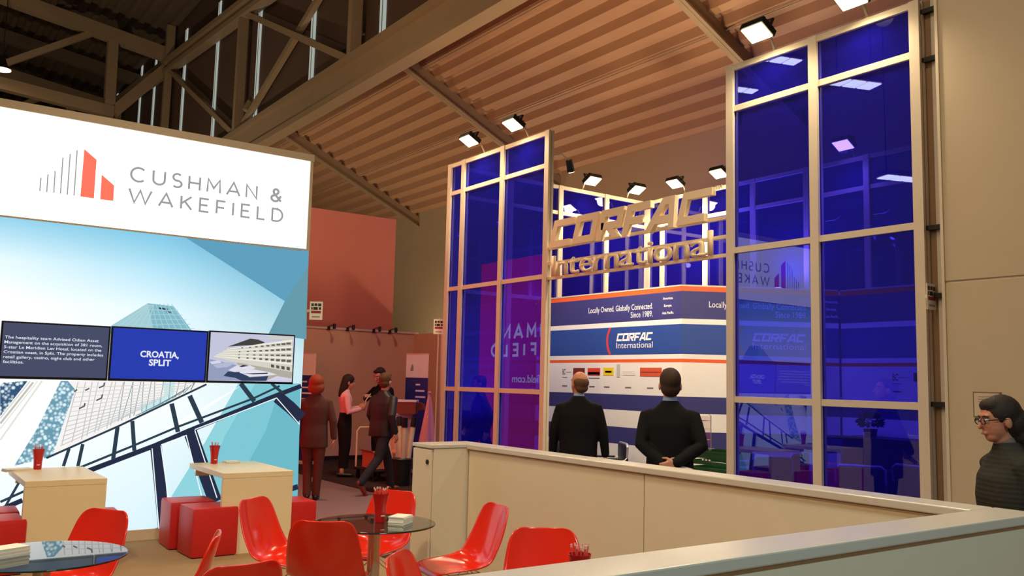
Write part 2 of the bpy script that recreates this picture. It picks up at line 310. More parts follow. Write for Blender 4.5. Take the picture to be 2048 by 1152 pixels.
PRINT_STROKES= [((190, 188, 185), 0.0079, [(1.59, 1.556), (1.488, 0.957)]), ((190, 188, 185), 0.0079, [(1.656, 1.557), (1.576, 0.98)]), ((190, 188, 185), 0.0079, [(1.714, 1.558), (1.658, 1.003)]), ((190, 188, 185), 0.0079, [(1.768, 1.559), (1.702, 1.036)]), ((190, 188, 185), 0.0079, [(1.831, 1.561), (1.77, 1.068)]), ((190, 188, 185), 0.0079, [(1.895, 1.562), (1.8, 1.084)]), ((190, 188, 185), 0.0079, [(1.927, 1.563), (1.877, 1.109)]), ((190, 188, 185), 0.0079, [(1.999, 1.564), (1.907, 1.134)]), ((130, 152, 158), 0.0079, [(2.007, 1.564), (1.976, 1.176)]), ((130, 152, 158), 0.0079, [(2.089, 1.566), (2.007, 1.184)]), ((130, 152, 158), 0.0079, [(2.089, 1.566), (2.082, 1.209)]), ((130, 152, 158), 0.0079, [(2.163, 1.567), (2.118, 1.231)]), ((130, 152, 158), 0.0079, [(2.187, 1.568), (2.189, 1.27)]), ((130, 152, 158), 0.0079, [(2.262, 1.57), (2.23, 1.283)]), ((130, 152, 158), 0.0079, [(2.296, 1.57), (2.302, 1.322)]), ((130, 152, 158), 0.0079, [(2.38, 1.572), (2.359, 1.348)]), ((130, 152, 158), 0.0079, [(2.449, 1.573), (2.442, 1.384)]), ((130, 152, 158), 0.0079, [(2.535, 1.575), (2.509, 1.416)]), ((130, 152, 158), 0.0079, [(2.605, 1.577), (2.584, 1.457)]), ((130, 152, 158), 0.0079, [(2.684, 1.578), (2.661, 1.493)]), ((186, 192, 193), 0.0069, [(1.475, 0.946), (2.086, 1.245)]), ((186, 192, 193), 0.0069, [(1.484, 0.992), (2.133, 1.27)]), ((186, 192, 193), 0.0069, [(1.492, 1.037), (2.181, 1.296)]), ((186, 192, 193), 0.0069, [(1.501, 1.083), (2.229, 1.323)]), ((186, 192, 193), 0.0069, [(1.51, 1.129), (2.277, 1.349)]), ((186, 192, 193), 0.0069, [(1.519, 1.175), (2.325, 1.375)]), ((186, 192, 193), 0.0069, [(1.527, 1.221), (2.374, 1.402)]), ((208, 207, 204), 0.0069, [(1.536, 1.267), (2.424, 1.429)]), ((208, 207, 204), 0.0069, [(1.545, 1.314), (2.473, 1.456)]), ((208, 207, 204), 0.0069, [(1.554, 1.36), (2.524, 1.483)]), ((208, 207, 204), 0.0069, [(1.563, 1.407), (2.574, 1.511)]), ((208, 207, 204), 0.0069, [(1.572, 1.454), (2.625, 1.538)]), ((208, 207, 204), 0.0069, [(1.58, 1.5), (2.676, 1.566)]), ((104, 132, 140), 0.0079, [(2.136, 1.232), (2.394, 1.361)]), ((104, 132, 140), 0.0079, [(2.191, 1.26), (2.427, 1.384)]), ((104, 132, 140), 0.0079, [(2.247, 1.289), (2.459, 1.407)]), ((104, 132, 140), 0.0079, [(2.304, 1.318), (2.492, 1.431)]), ((104, 132, 140), 0.0079, [(2.361, 1.347), (2.525, 1.454)]), ((104, 132, 140), 0.0079, [(2.419, 1.376), (2.559, 1.478)]), ((104, 132, 140), 0.0079, [(2.477, 1.406), (2.592, 1.501)]), ((104, 132, 140), 0.0079, [(2.535, 1.436), (2.625, 1.525)]), ((104, 132, 140), 0.0079, [(2.594, 1.466), (2.659, 1.549)]), ((104, 132, 140), 0.0079, [(2.654, 1.496), (2.693, 1.573)]), ((90, 85, 82), 0.0139, [(1.612, 1.299), (1.657, 1.324), (1.662, 1.354)]), ((90, 85, 82), 0.0139, [(1.761, 1.379), (1.807, 1.405), (1.812, 1.439)]), ((90, 85, 82), 0.0139, [(1.776, 1.502), (1.818, 1.524), (1.824, 1.554)]), ((90, 85, 82), 0.0139, [(1.559, 1.461), (1.584, 1.482)]), ((90, 85, 82), 0.0139, [(1.654, 1.475), (1.691, 1.496)]), ((190, 190, 180), 0.0185, [(0.962, 1.162), (1.203, 1.545)]), ((225, 225, 215), 0.0116, [(0.965, 1.115), (1.239, 1.558)]), ((222, 222, 212), 0.0162, [(0.973, 1.012), (1.275, 1.559)]), ((215, 215, 205), 0.0139, [(0.958, 1.21), (1.174, 1.553)]), ((44, 60, 74), 0.0204, [(1.364, 0.837), (1.974, 1.127), (2.811, 1.556)]), ((44, 60, 74), 0.0227, [(1.423, 0.626), (1.664, 0.741), (2.13, 0.936), (2.545, 1.117), (3.31, 1.41), (3.607, 1.553)]), ((44, 60, 74), 0.0227, [(1.016, 0.452), (1.209, 0.542)]), ((38, 44, 66), 0.0454, [(1.021, 0.383), (1.194, 0.457)]), ((44, 60, 74), 0.0227, [(1.06, 0.411), (1.154, 0.622)]), ((38, 44, 66), 0.0499, [(1.54, 0.613), (1.756, 0.712), (2.332, 0.932), (2.65, 1.073), (3.574, 1.45), (3.854, 1.557)]), ((44, 60, 74), 0.0295, [(1.552, 0.92), (1.515, 0.757)]), ((44, 60, 74), 0.0318, [(1.669, 0.962), (1.641, 0.753)]), ((44, 60, 74), 0.0386, [(1.971, 1.122), (1.952, 0.808)]), ((44, 60, 74), 0.0386, [(2.104, 1.18), (2.143, 0.886)]), ((44, 60, 74), 0.0454, [(2.471, 1.354), (2.552, 1.065)]), ((44, 60, 74), 0.0499, [(2.645, 1.436), (2.787, 1.159)]), ((44, 60, 74), 0.0499, [(3.171, 1.572), (3.331, 1.383)]), ((44, 60, 74), 0.0318, [(3.509, 1.579), (3.651, 1.469)]), ((38, 44, 66), 0.1134, [(2.343, 0.94), (2.405, 0.566), (2.482, 0.065)]), ((38, 44, 66), 0.1361, [(2.671, 1.072), (2.83, 0.686), (2.977, 0.339)]), ((38, 44, 66), 0.1361, [(3.585, 1.435), (3.737, 1.321), (3.875, 1.199)]), ((38, 44, 66), 0.059, [(3.786, 0.43), (3.873, 0.453)]), ((235, 248, 250), 0.0097, [(2.309, 0.907), (2.428, 0.094), (2.219, 0.077)]), ((235, 248, 250), 0.0097, [(2.393, 0.931), (2.498, 0.409)]), ((235, 248, 250), 0.0097, [(2.393, 0.939), (2.636, 1.03), (2.83, 0.408)]), ((235, 248, 250), 0.0097, [(2.719, 1.081), (2.989, 0.382)]), ((235, 248, 250), 0.0097, [(2.718, 1.089), (3.576, 1.422), (3.856, 1.133)]), ((175, 205, 212), 0.0079, [(1.883, 2.086), (2.178, 2.347)]), ((175, 205, 212), 0.0079, [(1.955, 2.09), (2.191, 2.348)]), ((175, 205, 212), 0.0079, [(2.029, 2.094), (2.205, 2.349)]), ((175, 205, 212), 0.0079, [(2.102, 2.098), (2.218, 2.35)]), ((175, 205, 212), 0.0079, [(2.177, 2.103), (2.231, 2.351)]), ((160, 200, 210), 0.0079, [(2.214, 2.358), (2.287, 2.091)]), ((160, 200, 210), 0.0079, [(2.251, 2.361), (2.348, 2.094)]), ((160, 200, 210), 0.0079, [(2.288, 2.364), (2.41, 2.098)]), ((160, 200, 210), 0.0079, [(2.326, 2.366), (2.472, 2.101)]), ((160, 200, 210), 0.0079, [(2.363, 2.369), (2.535, 2.105)]), ((160, 200, 210), 0.0079, [(2.401, 2.372), (2.598, 2.108)]), ((165, 203, 212), 0.006, [(2.131, 2.294), (2.211, 2.299), (2.471, 2.308)]), ((165, 203, 212), 0.006, [(2.06, 2.24), (2.214, 2.25), (2.516, 2.264)]), ((165, 203, 212), 0.006, [(1.99, 2.186), (2.218, 2.2), (2.561, 2.22)]), ((165, 203, 212), 0.006, [(1.92, 2.133), (2.221, 2.151), (2.606, 2.175)]), ((165, 203, 212), 0.006, [(1.851, 2.081), (2.224, 2.102), (2.651, 2.131)])]
TV_POLYS= [('sky', (196, 198, 222), [(2.794, 2.098), (3.717, 2.107), (3.725, 1.612), (2.797, 1.589)]), ('water', (150, 158, 190), [(2.796, 1.819), (3.097, 1.768), (3.205, 1.604), (2.797, 1.592)]), ('terrace', (178, 172, 160), [(3.095, 1.802), (3.726, 1.737), (3.725, 1.616), (3.247, 1.605)]), ('slab_shadow', (70, 66, 66), [(2.996, 1.957), (3.236, 2.055), (3.322, 2.049), (3.403, 2.021), (3.325, 1.992), (3.086, 1.968)]), ('block', (214, 210, 198), [(2.855, 1.848), (2.998, 1.929), (3.411, 2.017), (3.712, 2.075), (3.728, 1.709), (3.096, 1.795), (2.866, 1.842)]), ('block', (206, 204, 196), [(3.401, 2.059), (3.472, 2.098), (3.717, 2.107), (3.712, 2.067)]), ('slab', (240, 238, 226), [(2.984, 1.932), (3.712, 2.067), (3.709, 2.046), (2.984, 1.925)]), ('slab', (240, 238, 226), [(2.948, 1.91), (3.716, 1.996), (3.713, 1.977), (2.948, 1.904)]), ('slab', (240, 238, 226), [(2.908, 1.886), (3.719, 1.938), (3.716, 1.92), (2.909, 1.88)]), ('slab', (240, 238, 226), [(2.881, 1.87), (3.723, 1.87), (3.72, 1.852), (2.881, 1.863)]), ('slab', (240, 238, 226), [(2.865, 1.853), (3.726, 1.816), (3.723, 1.787), (2.866, 1.847)]), ('opening', (104, 98, 92), [(3.142, 1.956), (3.162, 1.957), (3.163, 1.947), (3.143, 1.946)]), ('opening', (104, 98, 92), [(3.225, 1.966), (3.249, 1.967), (3.249, 1.955), (3.226, 1.954)]), ('opening', (104, 98, 92), [(3.292, 1.976), (3.32, 1.977), (3.32, 1.963), (3.293, 1.962)]), ('opening', (104, 98, 92), [(3.354, 1.985), (3.386, 1.987), (3.387, 1.971), (3.355, 1.97)]), ('opening', (104, 98, 92), [(3.414, 1.995), (3.45, 1.996), (3.451, 1.979), (3.415, 1.978)]), ('opening', (104, 98, 92), [(3.472, 2.004), (3.512, 2.006), (3.513, 1.987), (3.473, 1.985)]), ('opening', (104, 98, 92), [(3.529, 2.013), (3.572, 2.015), (3.574, 1.995), (3.53, 1.993)]), ('opening', (104, 98, 92), [(3.584, 2.022), (3.632, 2.025), (3.633, 2.003), (3.585, 2.001)]), ('opening', (104, 98, 92), [(3.639, 2.032), (3.691, 2.034), (3.692, 2.011), (3.64, 2.008)]), ('opening', (104, 98, 92), [(3.117, 1.914), (3.136, 1.914), (3.137, 1.904), (3.117, 1.903)]), ('opening', (104, 98, 92), [(3.204, 1.921), (3.228, 1.922), (3.228, 1.91), (3.205, 1.909)]), ('opening', (104, 98, 92), [(3.275, 1.928), (3.302, 1.929), (3.303, 1.915), (3.276, 1.914)]), ('opening', (104, 98, 92), [(3.341, 1.935), (3.372, 1.936), (3.373, 1.921), (3.342, 1.919)]), ('opening', (104, 98, 92), [(3.404, 1.941), (3.44, 1.943), (3.441, 1.926), (3.405, 1.924)]), ('opening', (104, 98, 92), [(3.465, 1.948), (3.505, 1.949), (3.506, 1.931), (3.466, 1.929)]), ('opening', (104, 98, 92), [(3.525, 1.954), (3.569, 1.956), (3.57, 1.936), (3.526, 1.934)]), ('opening', (104, 98, 92), [(3.584, 1.961), (3.632, 1.963), (3.634, 1.941), (3.585, 1.939)]), ('opening', (104, 98, 92), [(3.642, 1.967), (3.695, 1.969), (3.696, 1.946), (3.644, 1.944)]), ('opening', (104, 98, 92), [(3.112, 1.88), (3.131, 1.881), (3.132, 1.871), (3.112, 1.871)]), ('opening', (104, 98, 92), [(3.2, 1.883), (3.224, 1.884), (3.225, 1.874), (3.201, 1.873)]), ('opening', (104, 98, 92), [(3.272, 1.886), (3.3, 1.887), (3.301, 1.875), (3.273, 1.874)]), ('opening', (104, 98, 92), [(3.34, 1.888), (3.371, 1.89), (3.372, 1.876), (3.34, 1.875)]), ('opening', (104, 98, 92), [(3.404, 1.891), (3.439, 1.892), (3.44, 1.877), (3.405, 1.876)]), ('opening', (104, 98, 92), [(3.466, 1.893), (3.506, 1.894), (3.507, 1.878), (3.467, 1.877)]), ('opening', (104, 98, 92), [(3.527, 1.895), (3.571, 1.897), (3.572, 1.879), (3.528, 1.878)]), ('opening', (104, 98, 92), [(3.587, 1.897), (3.635, 1.899), (3.636, 1.88), (3.588, 1.878)]), ('opening', (104, 98, 92), [(3.646, 1.899), (3.698, 1.901), (3.699, 1.881), (3.647, 1.879)]), ('opening', (104, 98, 92), [(3.113, 1.851), (3.133, 1.852), (3.134, 1.838), (3.114, 1.837)]), ('opening', (104, 98, 92), [(3.202, 1.851), (3.226, 1.852), (3.227, 1.836), (3.203, 1.835)]), ('opening', (104, 98, 92), [(3.274, 1.85), (3.302, 1.851), (3.303, 1.833), (3.276, 1.832)]), ('opening', (104, 98, 92), [(3.342, 1.849), (3.373, 1.85), (3.374, 1.83), (3.343, 1.829)]), ('opening', (104, 98, 92), [(3.406, 1.848), (3.442, 1.849), (3.443, 1.827), (3.407, 1.826)]), ('opening', (104, 98, 92), [(3.469, 1.846), (3.508, 1.848), (3.51, 1.824), (3.47, 1.823)]), ('opening', (104, 98, 92), [(3.53, 1.845), (3.574, 1.847), (3.575, 1.821), (3.531, 1.819)]), ('opening', (104, 98, 92), [(3.59, 1.844), (3.638, 1.845), (3.639, 1.818), (3.591, 1.816)]), ('opening', (104, 98, 92), [(3.649, 1.842), (3.701, 1.844), (3.703, 1.814), (3.651, 1.812)]), ('opening', (90, 86, 80), [(3.475, 1.787), (3.512, 1.781), (3.513, 1.749), (3.477, 1.755)]), ('opening', (90, 86, 80), [(3.534, 1.78), (3.571, 1.774), (3.573, 1.741), (3.536, 1.747)]), ('opening', (90, 86, 80), [(3.593, 1.773), (3.631, 1.767), (3.633, 1.732), (3.595, 1.738)]), ('opening', (90, 86, 80), [(3.653, 1.767), (3.691, 1.761), (3.693, 1.724), (3.655, 1.73)]), ('hull_shadow', (52, 66, 98), [(2.966, 1.647), (3.011, 1.696), (3.158, 1.693), (3.245, 1.64), (3.453, 1.659), (3.434, 1.606), (3.163, 1.6), (3.092, 1.63)]), ('boat', (214, 214, 230), [(2.801, 1.792), (2.915, 1.81), (2.938, 1.783), (2.837, 1.766)]), ('boat', (180, 186, 212), [(2.851, 1.76), (2.999, 1.792), (3.082, 1.788), (3.009, 1.744), (2.893, 1.727)]), ('boat', (222, 222, 232), [(3.014, 1.71), (3.098, 1.761), (3.238, 1.772), (3.311, 1.739), (3.199, 1.701), (3.074, 1.691)]), ('boat_window', (60, 60, 80), [(3.126, 1.751), (3.167, 1.77), (3.238, 1.765), (3.155, 1.745)]), ('boat', (226, 226, 238), [(3.13, 1.689), (3.283, 1.725), (3.458, 1.701), (3.547, 1.675), (3.402, 1.658), (3.245, 1.647)]), ('boat_window', (40, 44, 64), [(3.159, 1.678), (3.271, 1.684), (3.443, 1.695), (3.444, 1.681), (3.286, 1.672)]), ('boat', (214, 208, 232), [(3.434, 1.609), (3.548, 1.661), (3.72, 1.637), (3.718, 1.615)])]

# ------------------------------------------------------------------ materials
M_TAN   = mat('painted_panel', (222, 208, 180), .55, var=.03)
M_CAP   = mat('cap_laminate', (206, 197, 182), .28, var=.03, spec=.6)
M_ALU   = mat('satin_aluminium', (218, 204, 182), .40, metal=.15, var=.04)
M_DARK  = mat('dark_steel', (34, 32, 32), .5, metal=.3)
M_CHROME= mat('chrome', (225, 225, 230), .12, metal=1.0, var=.02)
M_BLACK = mat('black_plastic', (18, 18, 20), .4, var=.1)
M_WHITE = mat('white_laminate', (240, 220, 180), .4, var=.02)
M_CARD  = mat('white_card', (240, 234, 220), .7, var=.03)
M_DECK  = mat('roof_deck_paint', (172, 130, 98), .5, var=.08, scale=1.5)
M_STEEL = mat('brown_painted_steel', (150, 128, 100), .5, var=.08, scale=2)
M_DIM   = mat('dark_roof_metal', (96, 80, 62), .6, var=.12, scale=1.0)
M_CLER  = mat('clerestory_cladding', (84, 62, 50), .7, var=.1, scale=.6)
M_HALL  = mat('hall_wall_plaster', (196, 172, 138), .8, var=.05, scale=.7)
M_REDP  = mat('red_gloss_plastic', (224, 40, 18), .2, var=.03, coat=.4)
M_REDL  = mat('red_leatherette', (204, 30, 26), .42, var=.06, scale=20, bump=.15, bscale=220)
M_REDC  = mat('red_cup_plastic', (196, 22, 22), .25, var=.05)
M_ORANGE= mat('orange_print', (236, 98, 42), .5, var=.02)
M_NAVY  = mat('navy_print', (58, 58, 118), .5, var=.03)
M_BLUE  = mat('blue_print', (44, 76, 152), .5, var=.03)
M_PWHITE= mat('white_print', (240, 236, 228), .5, var=.02)
M_TXTW  = mat('white_lettering', (246, 244, 246), .5, var=.01)
M_TXTD  = mat('dark_lettering', (40, 38, 42), .6, var=.05)
M_TXTG  = mat('grey_lettering', (150, 146, 142), .6, var=.05)
M_LETTER= mat('cream_letter_foam', (242, 222, 186), .5, var=.03)
M_GLASS = thin_glass('blue_film_glass', (.20, .18, .98), .07, warp=.014, wscale=1.1, haze=.10, haze_rgb=(.035, .028, 1.0))
M_CLEAR = thin_glass('clear_table_glass', (.90, .95, .92), .06)
M_ACRYL = thin_glass('clear_acrylic', (.9, .92, .92), .04)
M_LENS  = glow('lamp_lens', (255, 226, 170), 26.0)
M_HEAD  = glow('backlit_white', (255, 252, 242), HEADER_STRENGTH)

# ------------------------------------------------------------------ floor
def carpet(name, rgb): return mat(name, rgb, .95, spec=.15, var=.1, scale=3, bump=.25, bscale=350)
fl = MB().box((-14, -8, -.1), (16, 62, 0)).build('floor', carpet('aisle_carpet', (126, 108, 108))); struct(fl)
MB().box((-6, .5, 0), (3.95, 9.38, .008)).build('stand_carpet', carpet('tan_carpet', (158, 131, 97)), fl)
MB().box((3.95, 6.3, 0), (4.2, 9.38, .010)).build('dark_strip', carpet('dark_floor_strip', (60, 46, 40)), fl)  # darker strip along the side of the tan carpet
MB().box((6.05, 11.6, 0), (9.4, 16.7, .010)).build('dark_carpet', carpet('charcoal_carpet', (52, 40, 40)), fl)
MB().box((7.0, 3.7, 0), (11.3, 11.55, .012)).build('booth_carpet', carpet('navy_carpet', (44, 44, 84)), fl)

# ------------------------------------------------------------------ hall shell: low side roof, clerestory, main roof
TAN = .465; XW = 14.2; ZW = 7.05
zroof = lambda x: ZW+(XW-x)*TAN
MB().box((XW, -8, 0), (XW+.3, 60, 7.6)).build('wall_back', M_HALL).__setitem__('kind', 'structure')
ceil = bpy.data.objects.new('ceiling', None); COL.objects.link(ceil); struct(ceil)
RAFT = [2.6, 10.2, 17.7, 25.2, 32.7, 40.2, 47.7]
def deck_sheet(y0, y1):
    b = MB(); vs = []; p = .40; x = XW+.2; prof = []
    while x > 8.75:
        for dx, dz in ((0, 0), (.14, 0), (.19, .15), (.35, .15)): prof.append((x-dx, zroof(x-dx)+dz))
        x -= p
    n = len(prof)
    for (px, pz) in prof: vs += [(px, y0, pz), (px, y1, pz)]
    b.add(vs, [(2*i, 2*i+1, 2*i+3, 2*i+2) for i in range(n-1)])
    return b.build('roof_sheet', M_DECK, ceil, recalc=False)
ys = [-8]+RAFT+[60]
for i in range(len(ys)-1): deck_sheet(ys[i], ys[i+1])
for y in RAFT:     # sloping rafters below the deck: web and bottom flange
    b = MB(); a = (XW, y, zroof(XW)-.17); c = (8.2, y, zroof(8.2)-.17)
    b.bar(a, c, .05, .34); b.bar((a[0], y, a[2]-.16), (c[0], y, c[2]-.16), .20, .035)
    b.build('rafter', M_STEEL, ceil)
for x in (9.9, 11.9): # thin conduits under the deck
    MB().tube([(x, -4, zroof(x)-.06), (x, 50, zroof(x)-.06)], .012, 6).build('conduit', M_STEEL, ceil)
# main truss along the aisle
XT = 8.1
def chord(zt, zb, y0, y1, x=XT, w=.34):
    b = MB(); h = zt-zb
    b.box((x-w/2, y0, zb), (x+w/2, y1, zb+.09*1.6)); b.box((x-w/2, y0, zt-.14), (x+w/2, y1, zt)); b.box((x-.05, y0, zb+.1), (x+.05, y1, zt-.1))
    return b
tr = thing('roof_truss', 'long brown steel truss high under the roof, running above the lightbox', 'truss', (XT, 26, 8))
chord(8.85, 7.98, -6, 58).build('bottom_chord', M_STEEL, tr, world=True)
UZ = lambda y: 12.68+(y-25.6)*.083
ub = MB()
for dz in (-.2, .2): ub.bar((XT, 8, UZ(8)+dz), (XT, 50, UZ(50)+dz), .34, .16)
ub.bar((XT, 8, UZ(8)), (XT, 50, UZ(50)), .08, .4)
ub.build('top_chord', M_STEEL, tr, world=True)
PV = [9.4, 17.6, 25.5, 34.2, 43.0]
for y in PV: MB().bar((XT, y, 8.8), (XT, y, UZ(y)-.1), .2, .26).build('truss_post', M_STEEL, tr, world=True)
for a, c in ((34.2, 25.5), (25.5, 17.6), (17.6, 9.4)):
    MB().bar((XT, a, UZ(a)-.1), (XT, c, 8.75), .14, .17).build('brace', M_STEEL, tr, world=True)
MB().bar((XT+.1, 25.7, 8.9), (XT+.1, 17.6, UZ(17.6)), .14, .17).build('brace', M_STEEL, tr, world=True)
MB().bar((XT, 34.2, UZ(34.2)), (XT, 34.2, 15.0), .2, .3).build('truss_post', M_STEEL, tr, world=True)
# cross truss towards the main nave
ct = thing('cross_truss', 'brown steel cross truss beyond the top of the white lightbox', 'truss', (3, 34.6, 11))
YC = 34.6
def xb(name, p, q, w=.3, h=.36): MB().bar((p[0], YC, p[1]), (q[0], YC, q[1]), w, h).build(name, M_STEEL, ct, world=True)
xb('top_chord', (8.1, 13.95), (-8, 16.2), .4, .5); xb('bottom_chord', (6.35, 11.3), (-8, 12.4), .34, .42)
xb('truss_post', (6.2, 11.2), (6.15, 14.3)); xb('truss_post', (-.6, 11.8), (-.6, 15.1))
xb('brace', (2.7, 12.3), (5.6, 14.25), .18, .22); xb('brace', (6.35, 11.3), (8.1, 13.4), .3, .4); xb('brace', (2.7, 12.3), (-.6, 11.9), .18, .22)
ct2 = dup(ct, (3, 43.4, 11.0), 0, 'fainter brown steel cross truss deeper in the hall, behind the first one')
# clerestory wall with its pale window slits, main roof
cw = MB().box((8.36, -6, 8.6), (8.46, 60, 16.6)).build('wall_clerestory', M_CLER); struct(cw)
M_SLIT = glow('daylight_slit', (196, 206, 196), .62)
for i, y in enumerate((16.7, 20.6, 24.7, 28.8, 32.8, 37.3, 39.8, 44.7)):
    w = struct(MB().box((8.325, y-.13, 8.9), (8.355, y+.13, UZ(y)+1.2)).build('window_%d' % (i+1), M_SLIT))
    MB().box((8.315, y-.012, 8.9), (8.34, y+.012, UZ(y)+1.2)).build('mullion', M_STEEL, w)
b = MB(); vs = []; x = 8.7; prof = []
while x > -10:
    z = 14.9+(8.7-x)*.14
    for dx, dz in ((0, 0), (.16, 0), (.22, .12), (.42, .12)): prof.append((x-dx, z+dx*.14+dz))
    x -= .48
for (px, pz) in prof: vs += [(px, -2, pz), (px, 62, pz)]
b.add(vs, [(2*i, 2*i+1, 2*i+3, 2*i+2) for i in range(len(prof)-1)]); b.build('main_roof_sheet', M_DIM, ceil, recalc=False)
for y in (40, 46, 52): MB().bar((8.4, y, 14.4), (-10, y, 16.9), .3, .5).build('purlin', M_DIM, ceil)
MB().box((-14, 60, 0), (14.3, 60.3, 20)).build('wall_far', M_CLER).__setitem__('kind', 'structure')
# distant hall lamp
hl = thing('high_bay_lamp', 'tiny bright hall lamp hanging in the dark roof at the far left', 'lamp', (2.55, 33.0, 11.6))
MB().lathe([(.05, .5), (.12, .3), (.2, .1), (.3, .02)], (0, 0, 0), 12).build('shade', M_DARK, hl, smooth=True)
MB().lathe([(.001, .0), (.27, .0), (.27, .02), (.001, .02)], (0, 0, 0), 12).build('lens', M_LENS, hl)
MB().tube([(0, 0, .5), (0, 0, 4)], .015, 6).build('cord', M_DARK, hl)

# ------------------------------------------------------------------ big lightbox stand with the printed front
YW = 9.375; X0 = .72; X1 = 3.87
EX = Vector((1, 0, 0)); EY = Vector((0, 1, 0)); EZ = Vector((0, 0, 1))
lb = thing('lightbox_wall', 'tall backlit white lightbox with the grey CUSHMAN & WAKEFIELD lettering over a skyline print', 'lightbox', (2.3, 12, 0))
MB().box((X0, YW+.03, .02), (X1-.03, 15.2, 4.12)).build('body', M_TAN, lb, world=True)
fr = MB(); fr.box((X0-.03, YW-.02, 4.12), (X1+.01, YW+.14, 4.20)); fr.box((X1-.03, YW-.012, 3.09), (X1+.005, YW+.1, 4.12)); fr.box((X0-.03, YW-.02, .1), (X0, YW+.14, 4.12)); fr.box((X0, YW-.015, 3.078), (X1-.03, YW+.03, 3.094))
fr.build('frame', M_ALU, lb, world=True)
MB().box((X0-.03, YW-.03, 0), (X1, YW+.04, .11)).build('plinth', M_TAN, lb, world=True)
hd = MB().box((X0, YW, 3.094), (X1-.03, YW+.03, 4.12)).build('header_panel', M_HEAD, lb, world=True)
M_HG = mat('header_grey', (150, 148, 150), .6, var=.02)
M_HR = glow('header_red', (255, 122, 96), 1.0)
M_HGL = glow('header_grey_print', (164, 162, 162), .95)
for (a, c) in LOGO_LINES: MB().ribbon([a, c], .011, (0, YW, 0), EX, EZ, -EY, .004).build('logo_line', M_HGL, hd, world=True)
for p in LOGO_RED: MB().prism(p, (0, YW, 0), EX, EZ, -EY, .004).build('logo_bar', M_HR, hd, world=True)
strokes_word('CUSHMAN', 1.925, 3.245, 3.588, .162, .021, hd, 'letter', (0, YW, 0), EX, EZ, -EY, M_HGL, .004)
strokes_word('&', 3.40, 3.53, 3.588, .165, .026, hd, 'letter', (0, YW, 0), EX, EZ, -EY, M_HGL, .004)
strokes_word('WAKEFIELD', 1.925, 3.545, 3.368, .158, .021, hd, 'letter', (0, YW, 0), EX, EZ, -EY, M_HGL, .004)
# the printed skyline, a backlit fabric
PRS = PRINT_STRENGTH
rows = [(3.078, [(150, 208, 232), (128, 196, 224), (92, 158, 190)]), (2.7, [(228, 246, 252), (178, 224, 242), (120, 182, 208)]), (2.3, [(255, 255, 255), (226, 245, 251), (160, 208, 222)]),
        (1.9, [(255, 255, 255), (242, 250, 252), (196, 226, 232)]), (1.3, [(255, 255, 253), (245, 250, 250), (205, 232, 238)]), (.7, [(246, 250, 251), (225, 243, 248), (180, 222, 230)]), (.11, [(232, 242, 248), (215, 238, 246), (150, 205, 216)])]
NX = 12; vs = []; cs = []
NZ = 5
zr = []
for i in range(len(rows)-1):
    for k in range(NZ): 
        t = k/NZ; zr.append((rows[i][0]*(1-t)+rows[i+1][0]*t, [tuple(p*(1-t)+q*t for p, q in zip(rows[i][1][j], rows[i+1][1][j])) for j in range(3)]))
zr.append(rows[-1])
for z, c3 in zr:
    for i in range(NX+1):
        u = i/NX*2; j = min(1, int(u)); t = u-j
        vs.append((X0+(X1-X0)*i/NX, YW-.002, z)); cs.append(tuple(p*(1-t)+q*t for p, q in zip(c3[j], c3[j+1])))
n = NX+1; fs = [(r*n+i, (r+1)*n+i, (r+1)*n+i+1, r*n+i+1) for r in range(len(zr)-1) for i in range(NX)]
pm = MB().add(vs, fs).build('skyline_print', attr_glow('sky_print', PRS), lb, world=True, recalc=False)
ca = pm.data.color_attributes.new('print', 'FLOAT_COLOR', 'POINT')
for i, c in enumerate(cs): ca.data[i].color = lin(c)
gcache = {}
def pglow(rgb, s):
    k = ('ink_%d_%d_%d_%d' % (rgb[0], rgb[1], rgb[2], int(s*100)))
    return glow(k, rgb, s)
def flat_print(parent, polys, strokes, y, s):
    """inks on one flat print: polygons first, strokes over them, a fraction of a millimetre apart"""
    k = 0; ms = []; b = MB(); idx = {}
    def slot(m):
        if m.name not in idx: idx[m.name] = len(ms); ms.append(m)
        return idx[m.name]
    for nme, rgb, p in polys:
        k += 1; m = mosaic_glow('mosaic_%d' % rgb[0], rgb, s) if nme == 'mosaic' else pglow(rgb, s)
        b.add([(q[0], y-.002-.0003*k, q[1]) for q in p], [tuple(range(len(p)))], slot(m))
    for rgb, w, p in strokes:
        k += 1; q = MB(); q.ribbon(p, w, (0, y-.002-.0003*k, 0), EX, EZ, -EY, 0)
        n = len(p); vs = []
        for i in range(n): vs += [q.v[4*i], q.v[4*i+1]]
        b.add(vs, [(2*i, 2*i+1, 2*i+3, 2*i+2) for i in range(n-1)], slot(pglow(rgb, s)))
    return b.build('print_inks', ms, parent, world=True, recalc=False)
flat_print(pm, PRINT_POLYS, PRINT_STROKES, YW-.001, PRS)
# glowing red flank of the same stand, lettered in white
M_SIDE = glow('backlit_red', (226, 52, 40), SIDE_STRENGTH)
M_SIDEW = glow('backlit_red_letter', (255, 235, 235), SIDE_STRENGTH*1.3)
sd = MB().box((X1-.03, YW+.10, .05), (X1, 15.2, 4.1)).build('red_side_panel', M_SIDE, lb, world=True)
strokes_word('CUSHMAN', 11.75, 14.35, 2.50, .30, .055, sd, 'letter', (X1, 0, 0), EY, EZ, EX, M_SIDEW, .006)
strokes_word('WAKEFIELD', 11.55, 14.75, 2.16, .27, .05, sd, 'letter', (X1, 0, 0), EY, EZ, EX, M_SIDEW, .006)
text('cushmanwakefield.com', sd, 'web_address', (X1, 11.7, 1.66), EY, EZ, EX, M_SIDEW, .15, 2.3, .006)

